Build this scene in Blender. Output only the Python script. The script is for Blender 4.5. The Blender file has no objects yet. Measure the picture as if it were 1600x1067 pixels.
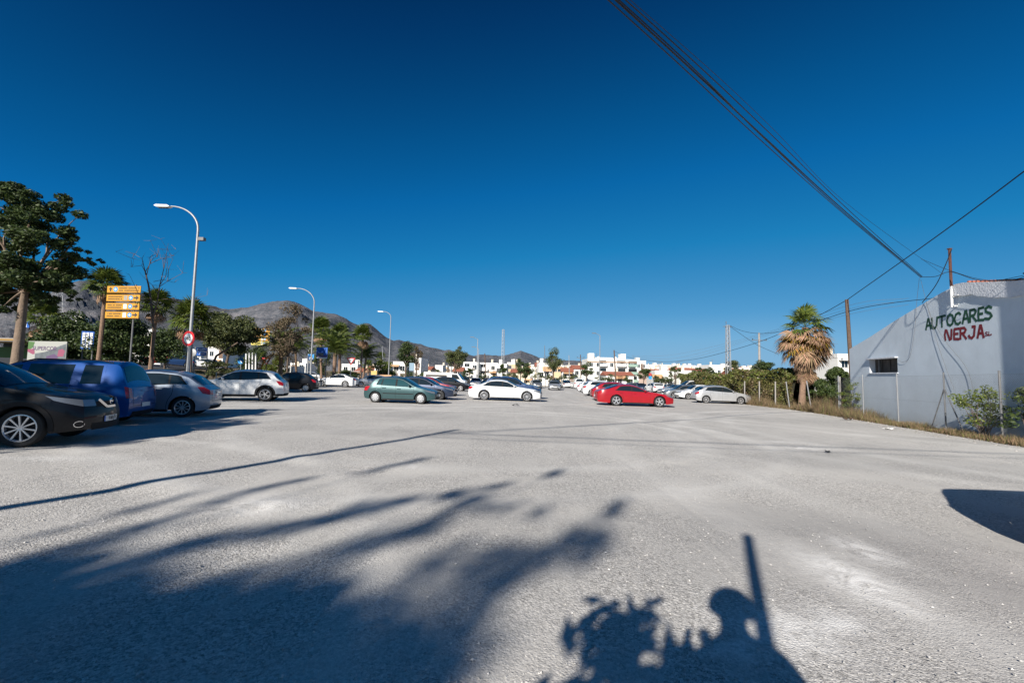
import bpy, math, random
import numpy as np
from mathutils import Vector, Matrix, Euler
R = math.radians
random.seed(7)
rng = np.random.default_rng(7)
scene = bpy.context.scene
col = scene.collection

# ------------------------------------------------------------------ camera, light, exposure
CAM = Vector((0.0, 0.0, 1.5))
FPX = 711.0                       # focal length in pixels of the 1600 px wide photograph
PITCH, ROLL = 4.1, 1.2
camdata = bpy.data.cameras.new('camera')
camdata.sensor_width = 36.0
camdata.lens = 36.0 * FPX / 1600.0
camdata.clip_start = 0.05
camdata.clip_end = 30000
cam = bpy.data.objects.new('camera', camdata)
cam.location = CAM
CAMROT = Matrix.Rotation(R(90 + PITCH), 3, 'X') @ Matrix.Rotation(R(ROLL), 3, 'Z')
cam.rotation_euler = CAMROT.to_euler()
col.objects.link(cam)
scene.camera = cam

SUN_EL, SUN_AZ = 27.0, 24.7       # light travels towards azimuth 24.7 deg right of +Y
world = bpy.data.worlds.new('World')
scene.world = world
world.use_nodes = True
wn = world.node_tree.nodes; wl = world.node_tree.links
wn.clear()
sky = wn.new('ShaderNodeTexSky'); sky.sky_type = 'NISHITA'
sky.sun_disc = False
sky.sun_elevation = R(SUN_EL)
sky.sun_rotation = R(180 + SUN_AZ)
sky.altitude = 0; sky.air_density = 1.0; sky.dust_density = 0.25; sky.ozone_density = 2.0
# the polarised, deep Mediterranean blue: one smooth grade over the whole sky's brightness
sep = wn.new('ShaderNodeSeparateColor'); k01 = wn.new('ShaderNodeMath'); k01.operation = 'MULTIPLY'; k01.inputs[1].default_value = 0.1
ramp = wn.new('ShaderNodeValToRGB'); ramp.color_ramp.interpolation = 'LINEAR'
stops = [(0.0, (0.0, .002, .012)), (.11, (0.0002, .009, .038)), (.142, (0.0005, .0240, .090)), (.202, (.001, .0556, .173)), (.271, (.002, .0877, .258)), (.405, (.0086, .1424, .332)), (.70, (.06, .222, .416)), (.88, (.119, .286, .458)), (1.0, (.15, .30, .45))]
el_ = ramp.color_ramp.elements
el_[0].position = stops[0][0]; el_[0].color = (*stops[0][1], 1); el_[1].position = 1.0; el_[1].color = (*stops[-1][1], 1)
for p_, c_ in stops[1:-1]: e_ = el_.new(p_); e_.color = (*c_, 1)
up10 = wn.new('ShaderNodeVectorMath'); up10.operation = 'SCALE'; up10.inputs['Scale'].default_value = 10.0
bg = wn.new('ShaderNodeBackground'); bg.inputs['Strength'].default_value = 0.1
wo = wn.new('ShaderNodeOutputWorld')
wl.new(sky.outputs[0], sep.inputs[0]); wl.new(sep.outputs[1], k01.inputs[0]); wl.new(k01.outputs[0], ramp.inputs[0]); wl.new(ramp.outputs[0], up10.inputs[0]); wl.new(up10.outputs[0], bg.inputs['Color']); wl.new(bg.outputs[0], wo.inputs['Surface'])

sd = bpy.data.lights.new('sun', 'SUN'); sd.energy = 5.0; sd.angle = R(0.7); sd.color = (1.0, 0.93, 0.84)
sun = bpy.data.objects.new('sun', sd)
d = Vector((math.sin(R(SUN_AZ)) * math.cos(R(SUN_EL)), math.cos(R(SUN_AZ)) * math.cos(R(SUN_EL)), -math.sin(R(SUN_EL))))
sun.rotation_euler = d.to_track_quat('-Z', 'Y').to_euler()
sun.location = (-20, -40, 30)
col.objects.link(sun)
scene.view_settings.view_transform = 'Standard'
scene.view_settings.look = 'None'
scene.view_settings.exposure = 0.6
scene.view_settings.gamma = 1.0
scene.view_settings.use_curve_mapping = False

# ------------------------------------------------------------------ ground height and pixel helpers
def sstep(a, b, x):
    t = np.clip((x - a) / (b - a), 0, 1)
    return t * t * (3 - 2 * t)
def gz(x, y):
    x = np.asarray(x, float); y = np.asarray(y, float)
    z = -0.01 * np.clip(y, -20, 260) - 0.01 * np.clip(x, -60, 40)
    xb = -15.0 - (np.clip(y, -30, 400) - 8) * 0.2
    z = z + sstep(1.0, 22.0, xb - x) * 1.9
    return z
def gzf(x, y): return float(gz(x, y))
def ray(px, py):
    v = CAMROT @ Vector(((px - 800) / FPX, (533.5 - py) / FPX, -1.0))
    return v / v.y
def P(px, py, D):
    return CAM + ray(px, py) * D
def X(px, D, py=590): return (ray(px, py) * D).x
def G(px, py):
    D = 5.0
    r = ray(px, py)
    for _ in range(60):
        p = CAM + r * D
        D = 0.5 * D + 0.5 * max(0.5, (gzf(p.x, p.y) - CAM.z) / r.z) if r.z < -1e-4 else D
    return CAM + r * D

# ------------------------------------------------------------------ object helpers
def tag(o, label=None, cat=None, group=None, kind=None):
    if label: o['label'] = label
    if cat: o['category'] = cat
    if group: o['group'] = group
    if kind: o['kind'] = kind
    return o
def empty(name, loc=(0, 0, 0), rot=(0, 0, 0), label=None, cat=None, group=None, parent=None, scale=None):
    o = bpy.data.objects.new(name, None); col.objects.link(o)
    o.empty_display_size = 0.2
    o.location = loc; o.rotation_euler = rot
    if scale: o.scale = scale
    if parent: o.parent = parent
    return tag(o, label, cat, group)
def link_mesh(name, me, parent=None, loc=None, rot=None, scale=None):
    o = bpy.data.objects.new(name, me); col.objects.link(o)
    if parent: o.parent = parent
    if loc is not None: o.location = loc
    if rot is not None: o.rotation_euler = rot
    if scale is not None: o.scale = scale
    return o
class MB:
    """collects shapes, builds ONE mesh"""
    def __init__(s): s.v = []; s.f = []; s.m = []
    def add(s, vs, fs, mi=0):
        b = len(s.v); s.v.extend([tuple(v) for v in vs]); s.f.extend([tuple(i + b for i in f) for f in fs]); s.m.extend([mi] * len(fs))
    def box(s, c, size, mi=0, rot=None, taper=1.0):
        hx, hy, hz = size[0] / 2, size[1] / 2, size[2] / 2
        vs = []
        for z in (-1, 1):
            k = taper if z > 0 else 1.0
            for (x, y) in ((-1, -1), (1, -1), (1, 1), (-1, 1)):
                p = Vector((x * hx * k, y * hy * k, z * hz))
                if rot is not None: p = rot @ p
                vs.append(p + Vector(c))
        s.add(vs, [(3, 2, 1, 0), (4, 5, 6, 7), (0, 1, 5, 4), (1, 2, 6, 5), (2, 3, 7, 6), (3, 0, 4, 7)], mi)
    def bar(s, a, b, w, h=None, mi=0):
        a = Vector(a); b = Vector(b); dd = b - a
        q = dd.to_track_quat('X', 'Z').to_matrix()
        s.box((a + b) / 2, (dd.length, w, h or w), mi, q)
    def tube(s, pts, radii, n=8, mi=0, cap=True):
        pts = [Vector(p) for p in pts]
        if not hasattr(radii, '__len__'): radii = [radii] * len(pts)
        vs = []; fs = []
        up = Vector((0.13, 0.31, 0.94)).normalized()
        prev = None
        for i, p in enumerate(pts):
            t = (pts[min(i + 1, len(pts) - 1)] - pts[max(i - 1, 0)]).normalized()
            if prev is None:
                a = t.cross(up)
                if a.length < 0.1: a = t.cross(Vector((1, 0, 0)))
                a.normalize()
            else:
                a = (prev - t * prev.dot(t)).normalized()
            prev = a; b = t.cross(a)
            for k in range(n):
                an = 2 * math.pi * k / n
                vs.append(p + (a * math.cos(an) + b * math.sin(an)) * radii[i])
        for i in range(len(pts) - 1):
            for k in range(n):
                k2 = (k + 1) % n
                fs.append((i * n + k, i * n + k2, (i + 1) * n + k2, (i + 1) * n + k))
        if cap:
            fs.append(tuple(range(n - 1, -1, -1))); fs.append(tuple((len(pts) - 1) * n + k for k in range(n)))
        s.add(vs, fs, mi)
    def lathe(s, prof, n=24, axis='Z', c=(0, 0, 0), mi=0, close=False):
        vs = []; fs = []
        for (r, h) in prof:
            for k in range(n):
                an = 2 * math.pi * k / n
                if axis == 'Z': p = (r * math.cos(an), r * math.sin(an), h)
                elif axis == 'Y': p = (r * math.cos(an), h, r * math.sin(an))
                else: p = (h, r * math.cos(an), r * math.sin(an))
                vs.append((p[0] + c[0], p[1] + c[1], p[2] + c[2]))
        for i in range(len(prof) - 1):
            for k in range(n):
                k2 = (k + 1) % n
                fs.append((i * n + k, i * n + k2, (i + 1) * n + k2, (i + 1) * n + k))
        if close:
            fs.append(tuple(range(n))); fs.append(tuple((len(prof) - 1) * n + k for k in range(n)))
        s.add(vs, fs, mi)
    def prism(s, poly, y0, y1, mi=0, plane='XZ'):
        n = len(poly)
        def mk(p, d):
            if plane == 'XZ': return (p[0], d, p[1])
            if plane == 'XY': return (p[0], p[1], d)
            return (d, p[0], p[1])
        vs = [mk(p, y0) for p in poly] + [mk(p, y1) for p in poly]
        fs = [tuple(range(n)), tuple(range(2 * n - 1, n - 1, -1))]
        for k in range(n):
            k2 = (k + 1) % n
            fs.append((k, k + n, k2 + n, k2))
        s.add(vs, fs, mi)
    def grid(s, fn, us, vs_, mi=0, thick=None):
        nu, nv = len(us), len(vs_)
        vv = [fn(u, v) for u in us for v in vs_]
        fs = [(i * nv + j, (i + 1) * nv + j, (i + 1) * nv + j + 1, i * nv + j + 1) for i in range(nu - 1) for j in range(nv - 1)]
        s.add(vv, fs, mi)
    def mesh(s, name, mats, smooth=None):
        me = bpy.data.meshes.new(name)
        me.from_pydata(s.v, [], s.f)
        for m in (mats if isinstance(mats, (list, tuple)) else [mats]): me.materials.append(m)
        if len(me.materials) > 1: me.polygons.foreach_set('material_index', s.m)
        if smooth is not None:
            me.polygons.foreach_set('use_smooth', [True] * len(me.polygons))
            me.set_sharp_from_angle(angle=R(smooth))
        me.update()
        return me
    def build(s, name, mats, parent=None, smooth=None, loc=None, rot=None):
        return link_mesh(name, s.mesh(name, mats, smooth), parent, loc, rot)
def quads_mesh(name, V, mats, mi=None, k=4):
    """V: (n,k,3) array of separate polygons"""
    n = len(V)
    me = bpy.data.meshes.new(name)
    me.vertices.add(n * k); me.vertices.foreach_set('co', np.ascontiguousarray(V, dtype=np.float32).ravel())
    me.loops.add(n * k); me.loops.foreach_set('vertex_index', np.arange(n * k, dtype=np.int32))
    me.polygons.add(n); me.polygons.foreach_set('loop_start', np.arange(0, n * k, k, dtype=np.int32))
    me.polygons.foreach_set('loop_total', np.full(n, k, dtype=np.int32))
    for m in (mats if isinstance(mats, (list, tuple)) else [mats]): me.materials.append(m)
    if mi is not None: me.polygons.foreach_set('material_index', np.asarray(mi, dtype=np.int32))
    me.update(calc_edges=True)
    return me

# ------------------------------------------------------------------ materials
def mat(name, color, rough=0.6, metal=0.0, coat=0.0, spec=None, noise=None, bump=None, island=0.0, trans=0.0):
    """noise=(scale, amount[, colour2]) mottling ; bump=(scale, strength, distance)"""
    m = bpy.data.materials.new(name); m.use_nodes = True
    nt = m.node_tree; b = nt.nodes['Principled BSDF']
    b.inputs['Base Color'].default_value = (*color, 1)
    b.inputs['Roughness'].default_value = rough
    b.inputs['Metallic'].default_value = metal
    if coat: b.inputs['Coat Weight'].default_value = coat; b.inputs['Coat Roughness'].default_value = 0.04
    if spec is not None: b.inputs['Specular IOR Level'].default_value = spec
    tc = None
    last = None
    if noise:
        tc = nt.nodes.new('ShaderNodeTexCoord')
        n = nt.nodes.new('ShaderNodeTexNoise'); n.inputs['Scale'].default_value = noise[0]; n.inputs['Detail'].default_value = 6; n.inputs['Roughness'].default_value = 0.65
        nt.links.new(tc.outputs['Object'], n.inputs['Vector'])
        mx = nt.nodes.new('ShaderNodeMix'); mx.data_type = 'RGBA'
        c2 = noise[2] if len(noise) > 2 else tuple(c * (1 - noise[1]) for c in color)
        mx.inputs[6].default_value = (*color, 1); mx.inputs[7].default_value = (*c2, 1)
        rp = nt.nodes.new('ShaderNodeMapRange'); rp.inputs[1].default_value = 0.35; rp.inputs[2].default_value = 0.68
        nt.links.new(n.outputs[0], rp.inputs[0]); nt.links.new(rp.outputs[0], mx.inputs[0])
        last = mx.outputs[2]
        nt.links.new(last, b.inputs['Base Color'])
    if island:
        g = nt.nodes.new('ShaderNodeNewGeometry')
        hs = nt.nodes.new('ShaderNodeHueSaturation')
        r1 = nt.nodes.new('ShaderNodeMapRange'); r1.inputs[3].default_value = 1 - island; r1.inputs[4].default_value = 1 + island
        nt.links.new(g.outputs['Random Per Island'], r1.inputs[0]); nt.links.new(r1.outputs[0], hs.inputs['Value'])
        r2 = nt.nodes.new('ShaderNodeMath'); r2.operation = 'MULTIPLY_ADD'; r2.inputs[1].default_value = -0.05; r2.inputs[2].default_value = 0.525
        nt.links.new(g.outputs['Random Per Island'], r2.inputs[0]); nt.links.new(r2.outputs[0], hs.inputs['Hue'])
        if last is not None: nt.links.new(last, hs.inputs['Color'])
        else: hs.inputs['Color'].default_value = (*color, 1)
        last = hs.outputs[0]
        nt.links.new(last, b.inputs['Base Color'])
    if trans:
        tr = nt.nodes.new('ShaderNodeBsdfTranslucent'); ms = nt.nodes.new('ShaderNodeMixShader'); ms.inputs[0].default_value = trans
        if last is not None: nt.links.new(last, tr.inputs['Color'])
        else: tr.inputs['Color'].default_value = (*color, 1)
        nt.links.new(b.outputs[0], ms.inputs[1]); nt.links.new(tr.outputs[0], ms.inputs[2])
        nt.links.new(ms.outputs[0], nt.nodes['Material Output'].inputs['Surface'])
    if bump:
        if tc is None: tc = nt.nodes.new('ShaderNodeTexCoord')
        n2 = nt.nodes.new('ShaderNodeTexNoise'); n2.inputs['Scale'].default_value = bump[0]; n2.inputs['Detail'].default_value = 5
        nt.links.new(tc.outputs['Object'], n2.inputs['Vector'])
        bp = nt.nodes.new('ShaderNodeBump'); bp.inputs['Strength'].default_value = bump[1]; bp.inputs['Distance'].default_value = bump[2]
        nt.links.new(n2.outputs[0], bp.inputs['Height']); nt.links.new(bp.outputs[0], b.inputs['Normal'])
    return m
def paint(name, color, metal=0.0, rough=0.35, coat=0.6):
    m = mat(name, color, rough=rough, metal=metal, coat=coat, spec=.4 if max(color) > .02 else .12, noise=(3.0, 0.12))
    return m
M = dict(
    glass=mat('car_glass', (0.012, 0.018, 0.022), 0.05, 0, spec=0.6),
    glass_teal=mat('tinted_glass', (0.02, 0.06, 0.065), 0.06, 0, spec=0.7),
    rubber=mat('tyre_rubber', (0.018, 0.018, 0.019), 0.85, noise=(9, 0.3)),
    black=mat('black_plastic', (0.014, 0.014, 0.015), 0.7, spec=0.2),
    dark=mat('dark_gap', (0.008, 0.008, 0.009), 0.8),
    alloy=mat('alloy', (0.62, 0.62, 0.63), 0.3, 0.7),
    alloy_dark=mat('dark_alloy', (0.12, 0.12, 0.12), 0.35, 0.7),
    hubcap=mat('hubcap', (0.42, 0.43, 0.44), 0.35, 0.5),
    chrome=mat('chrome', (0.7, 0.7, 0.72), 0.12, 1.0),
    lamp=mat('headlamp', (0.22, 0.24, 0.26), 0.1, 0.5),
    tail=mat('tail_lamp', (0.35, 0.01, 0.012), 0.12, coat=0.6),
    amber=mat('amber_lamp', (0.6, 0.2, 0.02), 0.2),
    plate=mat('plate_white', (0.7, 0.7, 0.68), 0.4),
    blue=mat('sign_blue', (0.01, 0.10, 0.42), 0.4),
    blue2=mat('sign_light_blue', (0.02, 0.27, 0.68), 0.4),
    white=mat('white_paint', (0.78, 0.78, 0.76), 0.5),
    signwhite=mat('sign_white', (0.75, 0.76, 0.76), 0.4),
    red=mat('sign_red', (0.55, 0.02, 0.025), 0.4),
    yellow=mat('sign_yellow', (0.60, 0.29, 0.012), 0.45, noise=(1.5, 0.15)),
    yellow_pale=mat('sign_pale_yellow', (0.75, 0.62, 0.12), 0.45),
    ink=mat('ink', (0.03, 0.025, 0.02), 0.6),
    galv=mat('galvanised', (0.33, 0.34, 0.35), 0.5, 0.35, noise=(4, 0.2)),
    galv_dark=mat('weathered_steel', (0.16, 0.165, 0.17), 0.6, 0.2, noise=(6, 0.3)),
    wood=mat('pole_wood', (0.13, 0.085, 0.06), 0.9, noise=(8, 0.4), bump=(30, 0.4, 0.01)),
    concrete=mat('concrete', (0.33, 0.31, 0.29), 0.9, noise=(5, 0.2)),
    cable=mat('cable_black', (0.012, 0.012, 0.013), 0.6),
    bark=mat('bark', (0.13, 0.095, 0.07), 0.95, noise=(7, 0.4), bump=(18, 0.7, 0.03)),
    bark_pale=mat('pale_bark', (0.23, 0.17, 0.125), 0.95, noise=(5, 0.35), bump=(14, 0.8, 0.03)),
    palmbark=mat('palm_bark', (0.27, 0.175, 0.12), 0.95, noise=(9, 0.45), bump=(22, 0.8, 0.03)),
    leaf=mat('leaf_green', (0.055, 0.085, 0.022), 0.55, island=0.45, trans=0.25),
    leaf_dark=mat('leaf_dark_green', (0.045, 0.075, 0.018), 0.6, island=0.65, trans=0.25),
    leaf_olive=mat('leaf_olive', (0.080, 0.098, 0.030), 0.6, island=0.4, trans=0.2),
    leaf_brown=mat('leaf_brownish', (0.12, 0.092, 0.05), 0.7, island=0.4, trans=0.2),
    leaf_bright=mat('leaf_bright_green', (0.125, 0.165, 0.03), 0.5, island=0.4, trans=0.3),
    ivy=mat('ivy_leaf', (0.13, 0.155, 0.035), 0.55, island=0.5, trans=0.25, noise=(0.9, 0, (0.11, 0.075, 0.035))),
    frond=mat('frond_green', (0.085, 0.12, 0.02), 0.5, island=0.35, trans=0.2),
    frond_yellow=mat('frond_yellow', (0.36, 0.22, 0.035), 0.6, island=0.3, trans=0.2),
    frond_dry=mat('frond_dry', (0.31, 0.205, 0.12), 0.8, island=0.4, trans=0.15),
    weed=mat('dry_weed', (0.20, 0.145, 0.08), 0.9, island=0.5, trans=0.2),
    weedg=mat('green_weed', (0.13, 0.15, 0.04), 0.8, island=0.5, trans=0.2),
    twig=mat('twig', (0.12, 0.09, 0.075), 0.9),
    skin=mat('skin', (0.45, 0.27, 0.19), 0.6),
    cloth=mat('shirt_cloth', (0.08, 0.12, 0.25), 0.9),
    jeans=mat('trouser_cloth', (0.06, 0.07, 0.10), 0.9),
    hair=mat('hair', (0.03, 0.02, 0.015), 0.8),
)
# ------------------------------------------------------------------ ground sheet
def gravel_material():
    m = bpy.data.materials.new('crushed_gravel'); m.use_nodes = True
    nt = m.node_tree; N = nt.nodes; Lk = nt.links; b = N['Principled BSDF']
    b.inputs['Roughness'].default_value = 0.95; b.inputs['Specular IOR Level'].default_value = 0.2
    tc = N.new('ShaderNodeTexCoord')
    def noise(sc, det=5, ro=0.6, vec=None, dist=0.0):
        n = N.new('ShaderNodeTexNoise'); n.inputs['Scale'].default_value = sc; n.inputs['Detail'].default_value = det; n.inputs['Roughness'].default_value = ro; n.inputs['Distortion'].default_value = dist
        Lk.new(vec or tc.outputs['Object'], n.inputs['Vector']); return n.outputs[0]
    def rng_(s, a, b_, c, d_):
        r = N.new('ShaderNodeMapRange'); r.inputs[1].default_value = a; r.inputs[2].default_value = b_; r.inputs[3].default_value = c; r.inputs[4].default_value = d_
        Lk.new(s, r.inputs[0]); return r.outputs[0]
    def mix(f, a, b_, mode='MIX'):
        x = N.new('ShaderNodeMix'); x.data_type = 'RGBA'; x.blend_type = mode
        if isinstance(f, (int, float)): x.inputs[0].default_value = f
        else: Lk.new(f, x.inputs[0])
        for i, q in ((6, a), (7, b_)):
            if isinstance(q, tuple): x.inputs[i].default_value = (*q, 1)
            else: Lk.new(q, x.inputs[i])
        return x.outputs[2]
    def math_(op, a, b_):
        x = N.new('ShaderNodeMath'); x.operation = op
        for i, q in ((0, a), (1, b_)):
            if isinstance(q, (int, float)): x.inputs[i].default_value = q
            else: Lk.new(q, x.inputs[i])
        return x.outputs[0]
    v = N.new('ShaderNodeTexVoronoi'); v.inputs['Scale'].default_value = 58; Lk.new(tc.outputs['Object'], v.inputs['Vector'])
    v2 = N.new('ShaderNodeTexVoronoi'); v2.inputs['Scale'].default_value = 150; Lk.new(tc.outputs['Object'], v2.inputs['Vector'])
    sep = N.new('ShaderNodeSeparateColor'); Lk.new(v.outputs['Color'], sep.inputs[0])
    sep2 = N.new('ShaderNodeSeparateColor'); Lk.new(v2.outputs['Color'], sep2.inputs[0])
    base = mix(rng_(noise(0.22, 5, 0.6), 0.35, 0.65, 0, 1), (0.50, 0.482, 0.452), (0.425, 0.412, 0.39))
    # coarse stones light and dark, dust patches where the stones vanish
    dust = rng_(noise(0.55, 6, 0.62, dist=0.6), 0.46, 0.62, 0, 1)
    stonev = math_('MULTIPLY', rng_(sep.outputs[0], 0, 1, -0.5, 0.5), 0.7)
    stonev2 = math_('MULTIPLY', rng_(sep2.outputs[1], 0, 1, -0.5, 0.5), 0.65)
    st = math_('ADD', stonev, stonev2)
    sc = math_('SUBTRACT', 1.0, math_('MULTIPLY', dust, 0.72))
    val = math_('ADD', math_('MULTIPLY', st, sc), 1.0)
    gr = N.new('ShaderNodeCombineColor')
    for i in range(3): Lk.new(val, gr.inputs[i])
    c = mix(1.0, base, gr.outputs[0], 'MULTIPLY')
    c = mix(math_('MULTIPLY', dust, 0.4), c, (0.545, 0.53, 0.495))
    # white spilled dust patches
    wp = rng_(noise(0.42, 7, 0.7, dist=1.2), 0.665, 0.73, 0, 0.65)
    c = mix(wp, c, (0.68, 0.67, 0.65))
    at2 = N.new('ShaderNodeAttribute'); at2.attribute_name = 'track'
    tk = math_('MULTIPLY', at2.outputs['Fac'], rng_(noise(1.1, 6, 0.65), 0.3, 0.6, 0.35, 1))
    c = mix(math_('MULTIPLY', tk, 0.8), c, (0.64, 0.625, 0.59))
    at3 = N.new('ShaderNodeAttribute'); at3.attribute_name = 'coarse_vignette'
    c = mix(math_('MULTIPLY', at3.outputs['Fac'], rng_(noise(0.9, 6, 0.7), 0.3, 0.6, 0.3, 0.55)), c, (0.27, 0.265, 0.26))  # darkens the coarser gravel, corner vignette included
    # tyre tracks: long streaks bent round
    mp = N.new('ShaderNodeMapping'); mp.inputs['Rotation'].default_value = (0, 0, R(-30)); mp.inputs['Scale'].default_value = (3.0, 0.12, 1)
    Lk.new(tc.outputs['Object'], mp.inputs[0])
    tr = noise(1.0, 4, 0.6, mp.outputs[0], 0.5)
    c = mix(rng_(tr, 0.5, 0.72, 0, 0.22), c, (0.58, 0.565, 0.53))
    mp2 = N.new('ShaderNodeMapping'); mp2.inputs['Rotation'].default_value = (0, 0, R(-82)); mp2.inputs['Scale'].default_value = (2.2, 0.08, 1)
    Lk.new(tc.outputs['Object'], mp2.inputs[0])
    tr2 = noise(1.0, 4, 0.6, mp2.outputs[0], 0.8)
    c = mix(rng_(tr2, 0.55, 0.75, 0, 0.3), c, (0.37, 0.36, 0.35))
    at1 = N.new('ShaderNodeAttribute'); at1.attribute_name = 'spill'
    sp = math_('MULTIPLY', at1.outputs['Fac'], rng_(noise(3.2, 7, 0.72, dist=1.8), 0.36, 0.56, 0, 1))
    c = mix(sp, c, (0.86, 0.85, 0.82))
    # off the lot: dry earth and scrub
    att = N.new('ShaderNodeAttribute'); att.attribute_name = 'lot'
    earth = mix(rng_(noise(0.35, 6, 0.7), 0.4, 0.6, 0, 1), (0.20, 0.145, 0.10), (0.10, 0.10, 0.045))
    edge = math_('ADD', att.outputs['Fac'], math_('MULTIPLY', math_('SUBTRACT', noise(1.3, 5, 0.7), 0.5), 0.5))
    c = mix(rng_(edge, 0.45, 0.55, 0, 1), earth, c)
    Lk.new(c, b.inputs['Base Color'])
    h = math_('ADD', math_('MULTIPLY', rng_(v.outputs['Distance'], 0, 0.6, 1, 0), 0.55), math_('MULTIPLY', rng_(v2.outputs['Distance'], 0, 0.6, 1, 0), 0.25))
    h = math_('MULTIPLY', h, sc)
    h = math_('ADD', h, math_('MULTIPLY', noise(9, 6, 0.7), 0.9))
    h = math_('ADD', h, math_('MULTIPLY', tr, 1.4))
    bp = N.new('ShaderNodeBump'); bp.inputs['Strength'].default_value = 0.7; bp.inputs['Distance'].default_value = 0.011
    Lk.new(h, bp.inputs['Height']); Lk.new(bp.outputs[0], b.inputs['Normal'])
    return m
def axis(lo, hi, dense_lo, dense_hi, step, grow):
    a = list(np.arange(dense_lo, dense_hi + 1e-6, step))
    s = step; x = dense_hi
    while x < hi: s *= grow; x += s; a.append(min(x, hi))
    s = step; x = dense_lo
    while x > lo: s *= grow; x -= s; a.insert(0, max(x, lo))
    return np.array(a)
# fence line on the right of the lot (world x,y), from near to far
FL = [(12.6, 2.0), (15.9, 15.0), (18.8, 26.5), (19.4, 31.0), (19.5, 36.0), (19.8, 48.0), (24.0, 75.0), (34.0, 120.0)]
def fence_x(y): return np.interp(y, [p[1] for p in FL], [p[0] for p in FL])
xs = axis(-6000, 6000, -22, 24, 0.16, 1.25)
ys = axis(-600, 9000, 0, 34, 0.16, 1.2)
XX, YY = np.meshgrid(xs, ys, indexing='ij')
ZZ = gz(XX, YY)
def vnoise(x, y, seed=0):
    xi = np.floor(x).astype(int); yi = np.floor(y).astype(int); fx = x - xi; fy = y - yi
    fx = fx * fx * (3 - 2 * fx); fy = fy * fy * (3 - 2 * fy)
    def h(a, b):
        q = np.sin(a * 127.1 + b * 311.7 + seed * 74.7) * 43758.5453
        return q - np.floor(q)
    return (h(xi, yi) * (1 - fx) + h(xi + 1, yi) * fx) * (1 - fy) + (h(xi, yi + 1) * (1 - fx) + h(xi + 1, yi + 1) * fx) * fy
relief = (vnoise(XX / 1.7, YY / 1.7, 1) - 0.5) * 0.022 + (vnoise(XX / 0.6, YY / 0.6, 2) - 0.5) * 0.012
relief *= (np.abs(XX) < 28) * (YY < 48) * (YY > -5)
# curved tyre ruts and the scuffed heap of grit at left centre
for (cx, cy, rad, amp) in ((-1.0, 14.0, 6.5, 0.02), (-1.4, 13.6, 8.2, 0.018), (-9.0, 2.0, 6.3, 0.016), (-8.7, 2.0, 7.9, 0.016), (2.5, 3.0, 5.2, 0.012)):
    rr = np.hypot(XX - cx, YY - cy)
    relief += amp * (np.exp(-((rr - rad) / 0.22) ** 2) - 0.8 * np.exp(-((rr - rad - 0.45) / 0.2) ** 2)) * vnoise(XX / 2.5, YY / 2.5, 5)
q = G(405, 795)
rr = np.hypot((XX - q.x), (YY - q.y))
relief += 0.05 * np.exp(-((rr - 0.2) / 0.2) ** 2) * vnoise(XX * 4, YY * 4, 8)
ZZ = ZZ + relief
nx, ny = len(xs), len(ys)
V = np.stack([XX, YY, ZZ], -1).reshape(-1, 3)
ii, jj = np.meshgrid(np.arange(nx - 1), np.arange(ny - 1), indexing='ij')
F = np.stack([ii * ny + jj, (ii + 1) * ny + jj, (ii + 1) * ny + jj + 1, ii * ny + jj + 1], -1).reshape(-1, 4)
me = bpy.data.meshes.new('ground')
me.vertices.add(len(V)); me.vertices.foreach_set('co', V.astype(np.float32).ravel())
me.loops.add(len(F) * 4); me.loops.foreach_set('vertex_index', F.astype(np.int32).ravel())
me.polygons.add(len(F)); me.polygons.foreach_set('loop_start', np.arange(0, len(F) * 4, 4, dtype=np.int32)); me.polygons.foreach_set('loop_total', np.full(len(F), 4, dtype=np.int32))
me.polygons.foreach_set('use_smooth', np.ones(len(F), dtype=bool))
xb = -15.5 - (np.clip(YY, -30, 400) - 8) * 0.2
lot = sstep(-2.5, 1.0, XX - xb) * sstep(-0.4, 0.8, fence_x(YY) - 0.45 - XX) * sstep(-6, 4, 98 - YY)
def attr(name, arr):
    q = me.attributes.new(name, 'FLOAT', 'POINT'); q.data.foreach_set('value', np.clip(arr, 0, 1).astype(np.float32).ravel())
sp_ = np.zeros_like(XX)
for (px, py, a, b_, k) in ((1335, 905, .22, .5, 1.0), (1350, 860, .16, .35, .9), (1310, 968, .18, .12, .8), (1230, 985, .3, .25, .8), (1140, 1012, .12, .1, .9), (1255, 700, .5, .3, .7), (1215, 690, .5, .25, .5), (410, 790, .5, .35, .6), (60, 715, .9, .25, .5)):
    p_ = G(px, py); sp_ += k * np.exp(-((XX - p_.x) / a) ** 2 - ((YY - p_.y) / b_) ** 2)
attr('spill', sp_)
tk_ = np.zeros_like(XX)
for (cx, cy, rad, w_) in ((-1.0, 14.0, 6.4, .25), (-1.4, 13.6, 8.1, .25), (-9.0, 2.0, 6.2, .22), (-8.7, 2.0, 7.8, .22), (22.0, 14.0, 14.0, .3), (22.0, 14.0, 15.7, .3), (24.0, 8.0, 20.0, .3), (24.0, 8.0, 21.7, .3), (-30.0, 60.0, 46.0, .35), (-30.0, 60.0, 44.3, .35), (40.0, 40.0, 36.0, .35), (40.0, 40.0, 37.7, .35)):
    rr = np.hypot(XX - cx, YY - cy); tk_ += np.exp(-((rr - rad) / w_) ** 2) * (.4 + .6 * vnoise(XX / 3, YY / 3, 15))
attr('track', tk_)
attr('coarse_vignette', sstep(1.0, 4.5, XX - .0 * YY) * sstep(7.5, 3.0, YY) + .5 * sstep(0.62, .8, vnoise(XX / 3.3, YY / 2.4, 44)))  # near right: coarser gravel with the lens vignette put into its colour
at = me.attributes.new('lot', 'FLOAT', 'POINT'); at.data.foreach_set('value', lot.astype(np.float32).ravel())
me.materials.append(gravel_material()); me.update(calc_edges=True)
tag(link_mesh('ground', me), 'pale crushed gravel ground of the car park', kind='structure')

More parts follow.
